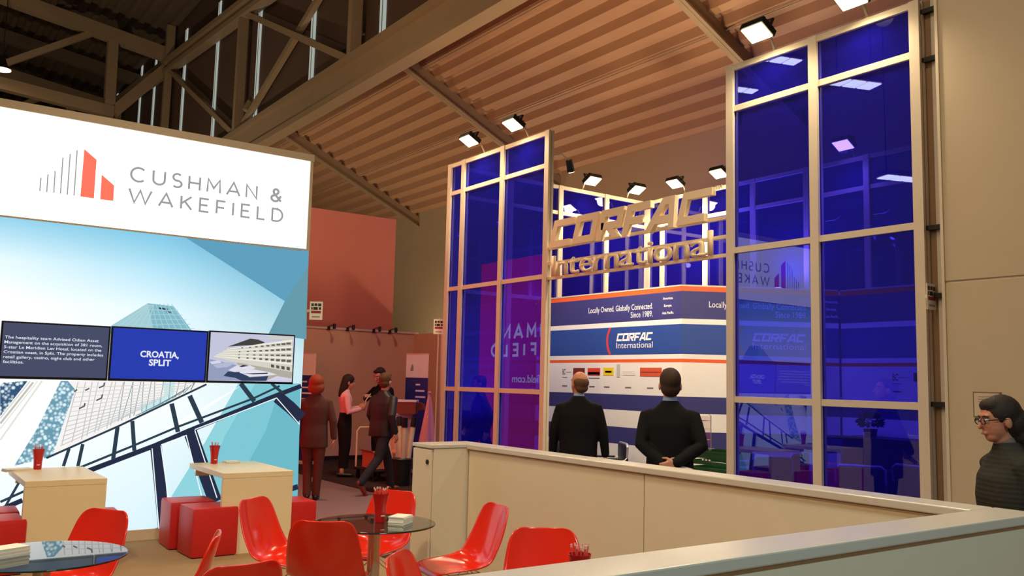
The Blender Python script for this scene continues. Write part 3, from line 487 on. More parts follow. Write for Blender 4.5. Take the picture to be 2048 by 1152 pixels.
# three screens on the print
M_BEZ = mat('tv_bezel', (14, 14, 20), .3, var=.05)
def tv(x0, x1, z0, z1, label, scr):
    t = thing('wall_screen', label, 'screen', ((x0+x1)/2, YW, z0), group='screens side by side on the skyline print')
    MB().rbox((x0, YW-.055, z0), (x1, YW-.006, z1), .006).build('housing', M_BEZ, t, world=True)
    b = .016; s = MB().box((x0+b, YW-.058, z0+b+.008), (x1-b, YW-.05, z1-b)).build('screen_panel', scr, t, world=True)
    return t, s
t1, s1 = tv(.90, 1.838, 1.573, 2.108, 'leftmost wall screen, slate grey with white lines of small text', glow('slate_screen', (72, 78, 104), 1.0))
M_SW = glow('screen_white', (232, 236, 244), 1.0)
for i, ln in enumerate(('The hospitality team Advised Odien Asset', 'Management on the acquisition of 381 room,', '5-star Le Meridien Lav Hotel, located on the', 'Croatian coast, in Split. The property includes', 'retail gallery, casino, night club and other', 'facilities.')):
    text(ln, s1, 'screen_text', (.935, YW-.058, 1.945-i*.0455), EX, EZ, -EY, M_SW, .026, [.80, .835, .83, .85, .775, .17][i], .0015, bold=.008)
t2, s2 = tv(1.846, 2.79, 1.573, 2.112, 'middle wall screen, royal blue with bold CROATIA, SPLIT lettering', glow('blue_screen', (42, 62, 176), 1.0))
text('CROATIA,', s2, 'screen_text', (2.315, YW-.058, 1.818), EX, EZ, -EY, M_SW, .060, .375, .0015, 'CENTER', bold=.03)
text('SPLIT', s2, 'screen_text', (2.322, YW-.058, 1.735), EX, EZ, -EY, M_SW, .060, .215, .0015, 'CENTER', bold=.03)
t3, s3 = tv(2.798, 3.745, 1.573, 2.12, 'rightmost wall screen showing a terraced white hotel above moored boats', glow('pale_sky_screen', (196, 198, 222), 1.0))
flat_print(s3, [(a, c, [(min(max(x, 2.815), 3.728), min(max(z, 1.599), 2.102)) for x, z in p]) for a, c, p in TV_POLYS], [], YW-.0575, 1.0)

# ------------------------------------------------------------------ glass booth: aluminium posts and rails, blue panes
HT = 5.0; ZR = [.05, 1.54, 3.045, 4.53, HT-.03]
def partition(label, p0, d, stops, group=None, out=None):
    """p0: start in plan, d: unit direction, stops: post distances along d"""
    d = Vector((d[0], d[1], 0)); nrm = Vector((-d.y, d.x, 0)); p0 = Vector((p0[0], p0[1], 0))
    t = thing('glass_partition', label, 'glass wall', (p0.x+d.x*stops[-1]/2, p0.y+d.y*stops[-1]/2, 0))
    for s in stops:
        c = p0+d*s; b = MB(); M = Matrix.Translation(c) @ Matrix.Rotation(math.atan2(d.y, d.x), 4, 'Z')
        b.box((-.045, -.045, 0), (.045, -.012, HT), M=M); b.box((-.045, .012, 0), (.045, .045, HT), M=M); b.box((-.03, -.03, 0), (.03, .03, HT), M=M)
        b.build('post', M_ALU, t, world=True)
    for i in range(len(stops)-1):
        a, c = stops[i]+.03, stops[i+1]-.03
        for z in ZR:
            M = Matrix.Translation(p0) @ Matrix.Rotation(math.atan2(d.y, d.x), 4, 'Z')
            MB().box((a, -.03, z-.03), (c, .03, z+.03), M=M).build('rail', M_ALU, t, world=True)
        for k in range(len(ZR)-1):
            MB().box((a+.001, -.004, ZR[k]+.031), (c-.001, .004, ZR[k+1]-.031), M=M).build('pane', M_GLASS, t, world=True)
    return t
XG = 7.0
partition('blue glass wall section left of the raised letters, with a narrow end bay', (XG, 11.42), (0, -1), [0, .39, 1.42, 2.45])
partition('blue glass wall section right of the raised letters, beside the plain beige wall', (XG, 5.89), (0, -1), [0, 1.0, 2.01])
partition('blue glass side wall running back from the left end of the booth', (XG+.08, 11.42), (1, 0), [0, 1.04, 2.08, 3.12, 4.1])
partition('blue glass rear wall seen above the striped banner wall', (11.18, 11.33), (0, -1), [0, .36, 1.36, 2.36, 3.36, 4.36, 5.36, 6.36, 7.36])

# raised sign between the two front sections
sg = thing('raised_letter_sign', 'raised cream letters CORFAC International on rails across the booth entrance', 'sign', (XG, 7.45, 3.0))
for z in (3.01, 3.205, 3.405): MB().box((XG-.02, 5.93, z-.018), (XG+.02, 8.93, z+.018)).build('rail', M_LETTER, sg, world=True)
O = (XG-.03, 0, 0); NX_ = -EX; RX = -EY
BLK = {'C': (1.12, [([(1.12, .87), (.13, .87), (.13, .13), (1.05, .13)], False)]),
       'O': (1.12, [([(.13, .13), (.13, .87), (.99, .87), (.99, .13)], True)]),
       'R': (1.10, [([(.13, 0), (.13, .87), (.95, .87), (.95, .44), (.13, .44)], False), ('poly', [(.40, .34), (.72, .34), (1.10, 0), (.76, 0)])]),
       'F': (1.02, [([(1.04, .87), (.13, .87), (.13, 0)], False), ([(.13, .45), (.84, .45)], False)]),
       'A': (1.10, [([(.06, 0), (.50, .87), (.80, .87), (1.0, 0)], False), ([(.22, .30), (.92, .30)], False)])}
def block_word(word, y0, y1, z0, h, parent, name, o, ux, un, m, depth, sk=.30, each=True):
    tot = sum(BLK[c][0] for c in word); gap = .10; k = (y1-y0)/((tot+gap*(len(word)-1)+sk)*h)
    x = 0; b = None
    for c in word:
        gw, ls = BLK[c]
        if each or b is None: b = MB()
        for i, (ln, cl) in enumerate(ls):
            if ln == 'poly':
                b.prism([(y0+(x+p[0]+sk*p[1])*h*k, z0+p[1]*h) for p in cl], o, ux, EZ, un, depth*.99); continue
            pts = [(y0+(x+p[0]+sk*p[1])*h*k, z0+p[1]*h) for p in ln]
            b.ribbon(pts, .235*h, o, ux, EZ, un, depth*(1+.01*i), cl)
        if each: b.build(name, m, parent, world=True)
        x += gw+gap
    if not each: b.build(name, m, parent, world=True)
# writing frame of the booth front: ux = -Y, so distances are measured as -Y
block_word('CORFAC', -8.83, -6.07, 3.385, .355, sg, 'block_letter', O, -EY, -EX, M_LETTER, .06)
text('TM', sg, 'small_mark', (XG-.06, 6.06, 3.70), -EY, EZ, -EX, M_LETTER, .045, .09, .01)
INT = 'International'; HI = .262; gap = .034
GW = {}
for c in set(INT):
    q = text(c, None, 'measure', (0, 0, 0), EX, EZ, -EY, M_LETTER, HI); GW[c] = TEXT_W[c]*HI/.69; bpy.data.objects.remove(q)
xs_ = (8.80-6.12-gap*(len(INT)-1))/sum(GW[c] for c in INT); y = 8.80
for c in INT:
    text(c, sg, 'letter', (XG-.03, y, 3.028), -EY, EZ, -EX, M_LETTER, HI, None, .032, bold=.004, xscale=xs_)
    y -= GW[c]*xs_+gap

# flood lamps on the frame
def flood(loc, yaw, label, target, power, group, first=[None]):
    t = thing('flood_lamp', label, 'lamp', loc, 0, group)
    M = Matrix.Rotation(yaw, 4, 'Z') @ Matrix.Rotation(R(28), 4, 'Y')
    b = MB(); b.box((-.11, -.135, .0), (.11, .135, .07), M=M)
    for i in range(5): b.box((-.08+.035*i, -.12, .07), (-.07+.035*i, .12, .095), M=M)
    b.build('housing', M_DARK, t)
    MB().box((-.095, -.12, -.012), (.095, .12, -.001), M=M).build('lens', M_LENS, t)
    b = MB(); b.bar(M @ Vector((0, -.145, .03)), M @ Vector((0, -.145, .13)), .012, .03); b.bar(M @ Vector((0, .145, .03)), M @ Vector((0, .145, .13)), .012, .03); b.bar(M @ Vector((0, -.15, .13)), M @ Vector((0, .15, .13)), .03, .012)
    b.build('bracket', M_DARK, t)
    MB().tube([M @ Vector((0, 0, .13)), (.13*math.cos(yaw), .13*math.sin(yaw), .14), (.30*math.cos(yaw), .30*math.sin(yaw), -.15)], .014, 6).build('arm', M_ALU, t)
    l = spot('flood_light', Vector(loc)+(M @ Vector((0, 0, -.03))), target, power, (1, .80, .52), 150, .8, .09, t)
    return t
G = 'flood lamps along the top of the glass booth'
FP = FLOOD_POWER
flood((6.74, 10.55, 5.15), 0, 'leftmost flood lamp above the narrow end of the left glass wall', (6.2, 10.5, 0), FP, G)
flood((6.74, 9.46, 5.14), 0, 'second flood lamp from the left, above the left glass wall next to the letters', (6.2, 9.4, 0), FP, G)
flood((6.74, 5.36, 5.13), 0, 'bright flood lamp above the right glass wall, nearer the letters', (6.2, 5.6, 0), FP, G)
flood((6.74, 4.34, 5.12), 0, 'rightmost flood lamp, at the top beside the plain beige wall', (6.2, 4.5, 0), FP, G)
flood((9.7, 11.2, 5.13), R(90), 'small flood lamp on the side glass wall, left of the corner behind the letters', (9.4, 9, 0), FP*1.3, G)
flood((10.75, 11.2, 5.13), R(90), 'small flood lamp on the side glass wall nearest the rear corner', (10, 9, 0), FP*1.3, G)
flood((10.95, 10.48, 5.15), 0, 'small flood lamp on the rear glass wall above the letter A', (9.0, 10, 1), FP*1.3, G)
flood((10.95, 9.5, 5.15), 0, 'small flood lamp on the rear glass wall above the last letter C', (9.0, 9.5, 1), FP*1.3, G)
flood((10.95, 7.2, 5.15), 0, 'flood lamp on the rear glass wall seen through the right panes, left one', (9.0, 7, 1), FP*1.3, G)
flood((10.95, 5.2, 5.15), 0, 'flood lamp on the rear glass wall seen through the right panes, right one', (9.0, 5, 1), FP*1.3, G)

# ------------------------------------------------------------------ striped banner walls inside the booth
BANDS = [(3.0, 2.936, M_ORANGE), (2.936, 2.562, M_NAVY), (2.562, 2.491, M_PWHITE), (2.491, 2.088, M_BLUE), (2.088, 2.025, M_PWHITE), (2.025, 1.978, M_ORANGE), (1.978, 1.523, M_PWHITE),
         (1.523, 1.30, M_NAVY), (1.30, 1.06, M_PWHITE), (1.06, .82, M_NAVY), (.82, .58, M_PWHITE), (.58, .34, M_NAVY), (.34, 0.02, M_PWHITE)]
def banner_wall(label, a, c, lay):
    a = Vector((a[0], a[1], 0)); c = Vector((c[0], c[1], 0)); L = (c-a).length; u = (c-a)/L; n = Vector((u.y, -u.x, 0))
    t = thing('striped_banner_wall', label, 'banner wall', ((a+c)/2)[:])
    for z1, z0, m in BANDS: MB().prism([(0, z0), (L, z0), (L, z1), (0, z1)], a-n*.05, u, EZ, n, .05).build('band', m, t, world=True)
    f = a+n*.001
    def tx(s, x, z, h, w, m=M_TXTW, al='LEFT', **k): text(s, t, 'lettering', f+u*x+EZ*z, u, EZ, n, m, h, w, .002, al, **k)
    def rect(x0, x1, z0, z1, rgb, nm='logo_patch'): return MB().prism([(x0, z0), (x1, z0), (x1, z1), (x0, z1)], f, u, EZ, n, .003).build(nm, mat('patch_%d_%d_%d' % rgb, rgb, .6, var=.03), t, world=True)
    for k in lay:
        if k[0] == 'slogan':
            x = k[1]; tx('Locally Owned. Globally Connected.', x, 2.725, .082, 1.36, al='RIGHT'); tx('Since 1989.', x, 2.615, .082, .44, al='RIGHT')
        elif k[0] == 'lines':
            for i, s in enumerate(('Americas.', 'Europe.', 'Asia Pacific.')): tx(s, k[1], 2.835-i*.10, .034, (.19, .145, .22)[i], al='CENTER', bold=.015)
        elif k[0] == 'logo':
            x = k[1]; block_word('CORFAC', x, x+.74, 2.285, .115, t, 'lettering', f, u, n, M_TXTW, .003, each=False)
            tx('International', x, 2.185, .085, .74)
            pts = [(x-.20+.30*(1-math.cos(R(q)))-.0, 2.29+.30*math.sin(R(q))) for q in range(-40, 41, 8)]
            MB().ribbon([(p[0], max(2.09, min(2.49, p[1]))) for p in pts], .04, f, u, EZ, n, .003).build('red_arc', mat('red_arc_print', (206, 66, 66), .5), t, world=True)
        elif k[0] == 'partners':
            x = k[1]
            tx('BC', x, 1.80, .085, .075, M_TXTD); rect(x+.08, x+.21, 1.835, 1.842, (150, 146, 142), 'rule'); rect(x-.01, x+.12, 1.755, 1.761, (150, 146, 142), 'rule')
            if k[2] > .5:
                rect(x+.26, x+.53, 1.79, 1.90, (120, 40, 34)); tx('ESOP', x+.39, 1.815, .062, .2, M_TXTW, 'CENTER')
                rect(x+.60, x+.88, 1.79, 1.90, (226, 70, 48)); rect(x+.61, x+.87, 1.80, 1.84, (240, 190, 170)); rect(x+.62, x+.87, 1.748, 1.755, (110, 100, 96), 'rule')
                rect(x+.95, x+1.17, 1.79, 1.905, (238, 208, 24)); rect(x+.99, x+1.13, 1.83, 1.86, (190, 160, 30))
                rect(x+1.24, x+1.31, 1.77, 1.955, (196, 192, 184)); rect(x+1.36, x+1.62, 1.80, 1.86, (228, 222, 212))
                rect(x+1.72, x+2.14, 1.785, 1.905, (214, 86, 50)); rect(x+1.74, x+2.12, 1.838, 1.846, (240, 180, 150))
                MB().prism([(x+2.20, 1.79), (x+2.29, 1.85), (x+2.36, 1.905), (x+2.46, 1.775), (x+2.38, 1.79)], f, u, EZ, n, .003).build('logo_patch', mat('slate_mark', (84, 80, 80), .6), t, world=True)
                for xx in (.0, .64, .97, 1.42, 1.86): rect(x+xx, x+xx+.12, 1.618, 1.634, (130, 122, 116), 'rule')
            else: rect(x+.28, x+.4, 1.79, 1.90, (50, 40, 44)); rect(x, x+.12, 1.65, 1.664, (130, 122, 116), 'rule')
    MB().prism([(-.0, 3.0), (L, 3.0), (L, 3.02), (0, 3.02)], a-n*.05, u, EZ, n, .055).build('top_edge', M_ALU, t, world=True)
    return t
banner_wall('striped blue and white banner wall facing the entrance with the row of partner logos', (8.68, 11.36), (8.68, 8.17), [('slogan', 2.65), ('lines', 2.94), ('logo', 1.915), ('partners', .69, 1)])
banner_wall('slanted striped banner wall meeting the logo wall at a corner', (8.68, 8.17), (10.55, 7.05), [('slogan', 1.735), ('lines', 2.08), ('logo', .974)])
banner_wall('dark striped banner wall seen only through the right-hand blue panes', (10.6, 7.05), (10.6, 3.9), [('partners', .74, 0)])
ew = MB().box((7.05, 3.72, 0), (11.3, 3.78, 5.0)).build('wall_booth_end', mat('booth_end_panel', (190, 180, 170), .7)); struct(ew)

# plain beige wall of the next stand
ws = struct(MB().box((7.0, -3, 0), (7.08, 3.70, .02)).build('wall_right', M_TAN))
M_BEIGE = mat('beige_partition', (196, 180, 152), .65, var=.04, scale=3)
MB().box((7.0, -3, .02), (7.08, 3.70, 2.545)).build('lower_panel', M_BEIGE, ws, world=True, bevel=.004)
MB().box((7.0, -3, 2.56), (7.08, 3.70, 5.7)).build('upper_panel', M_BEIGE, ws, world=True, bevel=.004)
MB().box((7.015, -3, 2.54), (7.06, 3.70, 2.565)).build('seam', M_ALU, ws, world=True)
MB().box((6.985, 3.69, 0), (7.085, 3.715, 5.7)).build('edge_trim', M_ALU, ws, world=True)
MB().box((7.055, 3.715, 0), (7.09, 3.86, 5.0)).build('filler_board', mat('brown_filler', (126, 98, 70), .7), ws, world=True)
for z in (1.56, 2.45, 3.02, 4.47, 4.9): MB().box((7.01, 3.715, z-.02), (7.05, 3.85, z+.02)).build('bracket', M_DARK, ws, world=True)
nt_ = thing('wall_notice', 'small white framed notice sheet on the beige wall behind the passing woman', 'notice', (6.99, 3.38, 1.5))
MB().box((6.982, 3.28, 1.47), (6.999, 3.49, 1.67)).build('frame', mat('notice_frame', (120, 104, 84), .5), nt_, world=True)
MB().box((6.979, 3.29, 1.48), (6.985, 3.48, 1.66)).build('sheet', mat('notice_sheet', (206, 188, 160), .7), nt_, world=True)
for z in (1.63, 1.61, 1.59): MB().box((6.9775, 3.32, z), (6.98, 3.45, z+.006)).build('rule', M_TXTG, nt_, world=True)

# stand number flags on the corners
def flag(loc, w, h, label, ux, un, pole=None, fix=None):
    t = thing('stand_flag', label, 'sign', loc, 0, 'small white stand flags')
    p = Vector(loc); ux = Vector(ux); un = Vector(un)
    MB().prism([(0, 0), (w, 0), (w, h), (0, h)], p, ux, EZ, un, .006).build('plate', M_CARD, t, world=True)
    for i, (x0, x1, z0, z1) in enumerate(((.12, .30, .74, .90), (.36, .58, .76, .9), (.64, .88, .74, .9), (.12, .22, .55, .69), (.28, .62, .54, .70), (.70, .88, .55, .69))):
        MB().prism([(x0*w, z0*h), (x1*w, z0*h), (x1*w, z1*h), (x0*w, z1*h)], p+un*.006, ux, EZ, un, .002).build('pictogram', M_TXTD, t, world=True)
    MB().prism([(.12*w, .36*h), (.88*w, .36*h), (.88*w, .49*h), (.12*w, .49*h)], p+un*.006, ux, EZ, un, .002).build('red_bar', mat('flag_red', (150, 40, 40), .6), t, world=True)
    MB().prism([(.2*w, .12*h), (.8*w, .12*h), (.8*w, .2*h), (.2*w, .2*h)], p+un*.006, ux, EZ, un, .002).build('rule', M_TXTG, t, world=True)
    if pole:
        MB().tube([p+ux*w/2-un*.01+EZ*(h+.02), p+ux*w/2-un*.01+EZ*(pole-p.z)], .012, 6).build('pole', M_ALU, t, world=True)
    else: MB().bar(p+ux*w*.3+EZ*h*.5-un*.004, Vector(fix), .03, .03).build('clip', M_ALU, t, world=True)
    return t
S45 = (.82, -.57, 0); N45 = (-.57, -.82, 0)
flag((3.89, 9.30, 2.30), .145, .205, 'white stand flag at the right edge of the lightbox wall', S45, N45, fix=(3.868, 9.42, 2.40))
flag((6.93, 11.70, 2.37), .16, .23, 'white stand flag on a thin pole at the left end of the glass booth', S45, N45, pole=.02)
flag((6.90, 3.80, 2.33), .16, .215, 'white stand flag between the right glass wall and the beige wall', (.998, .05, 0), (.05, -.998, 0), fix=(6.99, 3.875, 2.45))

# ------------------------------------------------------------------ low partition round the seating area
lw = thing('low_partition', 'waist-high beige partition with a pale flat cap, bending round the seating area', 'partition', (3.99, 2.0, 0))
HP = 1.15
for y0, y1 in ((1.955, 3.997), (4.003, 5.99)): MB().box((3.92, y0, 0), (4.08, y1, HP-.045)).build('panel', M_TAN, lw, world=True, bevel=.003)
for x0, x1 in ((-2.5, -.4), (-.394, 1.952), (1.958, 4.08)): MB().box((x0, 1.79, 0), (x1, 1.95, HP-.045)).build('panel', M_TAN, lw, world=True, bevel=.003)
MB().box((3.90, 1.975, HP-.04), (4.10, 6.0, HP)).build('cap', M_CAP, lw, world=True, bevel=.006)
MB().box((-2.5, 1.77, HP-.04), (4.10, 1.97, HP)).build('cap', M_CAP, lw, world=True, bevel=.006)
cb = thing('cabinet', 'narrow beige cabinet with a lock at the end of the low partition', 'cabinet', (3.84, 6.15, 0))
MB().box((3.60, 6.005, 0), (4.10, 6.30, HP-.03)).build('body', M_TAN, cb, world=True, bevel=.003)
MB().box((3.575, 6.0, HP-.028), (4.10, 6.31, HP)).build('top', M_CAP, cb, world=True, bevel=.004)
dr = MB().box((3.578, 6.015, .06), (3.598, 6.295, HP-.04)).build('door', M_TAN, cb, world=True, bevel=.003)
bl = MB(); Ml = Matrix.Translation((3.577, 6.06, 1.015)) @ Matrix.Rotation(R(-90), 4, 'Y')
bl.lathe([(.019, 0), (.019, .008), (.012, .011), (.001, .011)], (0, 0, 0), 14); bl.v = [tuple(Ml @ Vector(v)) for v in bl.v]
bl.box((3.562, 6.053, 1.012), (3.569, 6.067, 1.018)); bl.build('lock', M_DARK, dr, world=True)

# ------------------------------------------------------------------ white side tables against the print
def side_table(x0, x1, label):
    t = thing('bench_table', label, 'table', ((x0+x1)/2, 8.8, 0), group='pale tables pushed against the print')
    y0, y1 = 8.24, 9.335
    MB().box((x0, y0, .70), (x1, y1, .75)).build('top', M_WHITE, t, world=True, bevel=.003)
    MB().box((x0, y0+.001, .0), (x1, y0+.05, .699)).build('end_panel', M_WHITE, t, world=True, bevel=.002)
    MB().box((x0+.06, y1-.03, .62), (x1-.06, y1-.001, .699)).build('wall_batten', M_WHITE, t, world=True)
    return t
side_table(2.685, 3.362, 'right-hand pale table against the print, one panel end towards the viewer')
side_table(1.06, 1.685, 'left-hand pale table against the print, behind the glass table at the frame edge')

# red cube stools
def cube(x, y, rz, label, first=[None]):
    if first[0] is None:
        t = thing('cube_stool', label, 'stool', (x, y, 0), R(rz), 'red cube stools')
        MB().rbox((-.21, -.21, .012), (.21, .21, .44), .022).build('cushion_body', M_REDL, t, smooth=True)
        b = MB()
        for sx in (-1, 1):
            for sy in (-1, 1): b.cbox((sx*.17, sy*.17, .007), (.04, .04, .014))
        b.build('glides', M_BLACK, t); MB().rbox((-.205, -.205, .425), (.205, .205, .446), .012).build('seat_panel', M_REDL, t, smooth=True)
        first[0] = t; return t
    return dup(first[0], (x, y, 0), R(rz), label)
cube(2.62, 8.40, 2, 'red cube stool nearest the viewer, left of the right-hand pale table')
cube(2.57, 8.90, -2, 'red cube stool behind another one, left of the right-hand pale table')
cube(3.42, 8.47, 1, 'red cube stool tucked to the right of the right-hand pale table')
cube(1.63, 8.47, -3, 'red cube stool between the left-hand pale table and the red chair')
cube(1.58, 9.0, 2, 'red cube stool mostly hidden behind the right side of the left-hand pale table')
cube(.88, 8.42, 3, 'red cube stool at the left frame edge, nearer of the two')
cube(.90, 8.92, -2, 'red cube stool at the left frame edge, the one against the print')

# ------------------------------------------------------------------ red shell chairs on wire bases
def make_chair(label):
    t = thing('shell_chair', label, 'chair', (0, 0, 0), 0, 'red shell chairs')
    prof = [(.245, .418, .165, 0), (.228, .438, .195, .0), (.17, .446, .218, .010), (.08, .438, .232, .024), (-.01, .430, .236, .040), (-.09, .428, .236, .056), (-.155, .440, .233, .070), (-.198, .478, .230, .076),
            (-.222, .535, .227, .066), (-.243, .60, .222, .052), (-.262, .67, .214, .044), (-.280, .74, .202, .038), (-.292, .788, .184, .032), (-.299, .815, .158, .026), (-.303, .828, .120, .018)]
    NU = 14; vs = []; n = len(prof)
    for i, (x, z, hw, cu) in enumerate(prof):
        a = prof[max(0, i-1)]; c = prof[min(n-1, i+1)]; d = Vector((c[0]-a[0], 0, c[1]-a[1])).normalized()
        nn = Vector((d.z, 0, -d.x)) * 1.0
        if nn.x < 0 and i > 8: nn = -nn
        if nn.z < 0 and i <= 8: nn = -nn
        for k in range(NU+1):
            u = -1+2*k/NU; e = abs(u)**2.4
            vs.append(Vector((x, u*hw, z))+nn*(cu*e))
    fs = [(i*(NU+1)+k, i*(NU+1)+k+1, (i+1)*(NU+1)+k+1, (i+1)*(NU+1)+k) for i in range(n-1) for k in range(NU)]
    s = MB().add(vs, fs).build('seat_shell', M_REDP, t, smooth=True, recalc=False)
    m1 = s.modifiers.new('sub', 'SUBSURF'); m1.levels = 1; m1.render_levels = 1
    m2 = s.modifiers.new('sol', 'SOLIDIFY'); m2.thickness = .009; m2.offset = 0
    baked(s); s.data.polygons.foreach_set('use_smooth', [True]*len(s.data.polygons))
    for sx in (-1, 1):
        for sy in (-1, 1):
            lg = MB().tube([(sx*.11, sy*.10, .412), (sx*.17, sy*.16, .20), (sx*.215, sy*.205, .012)], .0055, 6).build('leg', M_CHROME, t, smooth=True)
            MB().lathe([(.012, 0), (.012, .014), (.006, .02)], (sx*.215, sy*.205, 0), 8).build('glide', M_BLACK, lg)
    b = MB()
    for sx in (-1, 1):
        b.tube([(sx*.11, -.10, .412), (sx*.20, 0, .30), (sx*.11, .10, .412)], .004, 6)
        b.tube([(-.11, sx*.10, .412), (0, sx*.19, .30), (.11, sx*.10, .412)], .004, 6)
        b.tube([(sx*.165, -.155, .22), (sx*.05, 0, .10), (sx*.165, .155, .22)], .004, 6)
    b.tube([(-.11, -.1, .412), (.11, -.1, .412), (.11, .1, .412), (-.11, .1, .412), (-.11, -.1, .412)], .005, 6)
    b.build('wire_struts', M_CHROME, t)
    return t
ch0 = make_chair('red shell chair left of the round table with the card stack, seat turned right')
ch0.location = (2.31, 5.70, 0); ch0.rotation_euler = (0, 0, R(-52))
dup(ch0, (2.33, 5.06, 0), R(54), 'red shell chair seen squarely from behind in front of the round glass table')
dup(ch0, (2.97, 5.78, 0), R(-154), 'red shell chair on the far side of the round glass table, behind the red cup')
dup(ch0, (3.20, 4.98, 0), R(172), 'red shell chair seen from its side, facing left in front of the beige partition')
dup(ch0, (3.00, 3.81, 0), R(-126), 'red shell chair just behind the near partition cap, beside the cup of pens')
dup(ch0, (2.26, 3.56, 0), R(-48), 'red shell chair at the bottom edge below the round table, only its narrow top showing')
dup(ch0, (1.36, 4.18, 0), R(96), 'red shell chair cut off at the bottom, only its wide top edge showing')
dup(ch0, (1.25, 4.80, 0), R(158), 'red shell chair seen edge-on as a thin sliver right of the left glass table')
dup(ch0, (.96, 5.64, 0), R(-148), 'red shell chair behind the glass table at the left frame edge')

# round glass tables
def glass_table(x, y, r, label):
    t = thing('glass_table', label, 'table', (x, y, 0), 0, 'round glass tables')
    MB().lathe([(r-.004, 0), (r, .003), (r, .009), (r-.004, .012)], (0, 0, .728), 64).build('glass_top', M_CLEAR, t)
    MB().lathe([(.043, .02), (.040, .03), (.040, .722)], (0, 0, 0), 24).build('column', mat('brushed_column', (196, 180, 156), .35, metal=.8), t, smooth=True)
    MB().lathe([(.10, 0), (.10, .004), (.03, .006)], (0, 0, .7225), 24).build('mount_plate', M_CHROME, t)
    MB().lathe([(.22, 0), (.22, .010), (.05, .02)], (0, 0, 0.008), 32).build('base_plate', M_CHROME, t, smooth=True)
    MB().lathe([(r+.001, .002), (r+.0025, .006), (r+.001, .010)], (0, 0, .728), 64).build('glass_edge', mat('dark_green_edge', (26, 40, 36), .15), t)
    return t
glass_table(2.665, 5.15, .385, 'round glass table holding the red cup and the thick stack of cards')
glass_table(.75, 5.0, .39, 'round glass table reflecting the print at the left frame edge')
glass_table(2.48, 2.98, .38, 'round glass table hidden behind the near partition, under the cup of pens')

# red flared cups with clear red pens
def cup(x, y, z, label, npens, penlabel, gp, k=1.0):
    t = thing('pen_cup', label, 'cup', (x, y, z), 0, 'red flared cups')
    MB().lathe([(.001, 0), (.030*k, 0), (.031*k, .004), (.033*k, .07), (.037*k, .115), (.047*k, .168), (.051*k, .182), (.048*k, .182), (.034*k, .10), (.028*k, .02), (.001, .012)], (0, 0, 0), 28).build('cup_wall', M_REDC, t, smooth=True)
    MB().box((-.012, -.0345*k, .04), (.014, -.0325*k, .046)).build('printed_line', M_TXTW, t)
    M = mat('clear_red_pen', (222, 92, 84), .15, spec=.8); 
    for i in range(npens):
        a = 2*math.pi*i/npens+random.uniform(-.2, .2); rr = (.026 if i % 3 else .012)*k; lean = .016
        p = thing('pen', penlabel, 'pen', (x+rr*math.cos(a)*.6, y+rr*math.sin(a)*.6, z+.016), 0, gp)
        dx, dy = (lean+.006)*math.cos(a)*k, (lean+.006)*math.sin(a)*k; h = random.uniform(.188, .204)
        MB().tube([(0, 0, 0), (dx, dy, h)], .0035, 6).build('barrel', M, p)
        MB().tube([(dx, dy, h-.006), (dx*1.06, dy*1.06, h+.008)], .0046, 6).build('tip', mat('pen_tip', (240, 190, 180), .2), p)
    return t
cup(2.70, 5.15, .7405, 'red flared cup of pens on the round glass table beside the card stack', 9, 'clear red pen in the cup on the round glass table', 'pens in the cup on the glass table', 1.12)
cup(2.885, 9.18, .7505, 'small red cup on the right-hand pale table against the print', 7, 'clear red pen in the cup on the right-hand pale table', 'pens in the right pale table cup', 1.1)
cup(1.275, 9.20, .7505, 'small red cup on the left-hand pale table against the print', 7, 'clear red pen in the cup on the left-hand pale table', 'pens in the left pale table cup', 1.1)
cup(2.53, 2.97, .7405, 'cup of fanned red pens rising behind the near partition cap', 11, 'clear red pen fanned out in the cup behind the near partition', 'pens in the cup behind the near partition', 1.0)

# stacks of cards
def cards(x, y, z, rz, w, d, h, n, label):
    t = thing('card_stack', label, 'cards', (x, y, z), R(rz), 'stacks of white cards')
    for i in range(n):
        j = random.uniform(-.003, .003); dz = h/n
        MB().box((-w/2+j, -d/2-j, i*dz), (w/2+j, d/2-j, (i+1)*dz-.0006)).build('card_bundle', M_CARD, t)
    return t
cards(2.79, 5.04, .7405, 38, .15, .105, .05, 8, 'thick stack of white cards on the round glass table')
cards(.60, 5.04, .7405, 25, .16, .11, .045, 6, 'stack of white cards on the glass table at the left frame edge')
cards(3.07, 9.20, .7505, 8, .15, .10, .022, 3, 'thin stack of white cards on the right-hand pale table')
cards(1.10, 9.10, .7505, 12, .22, .12, .025, 3, 'thin stack of white cards on the left-hand pale table')

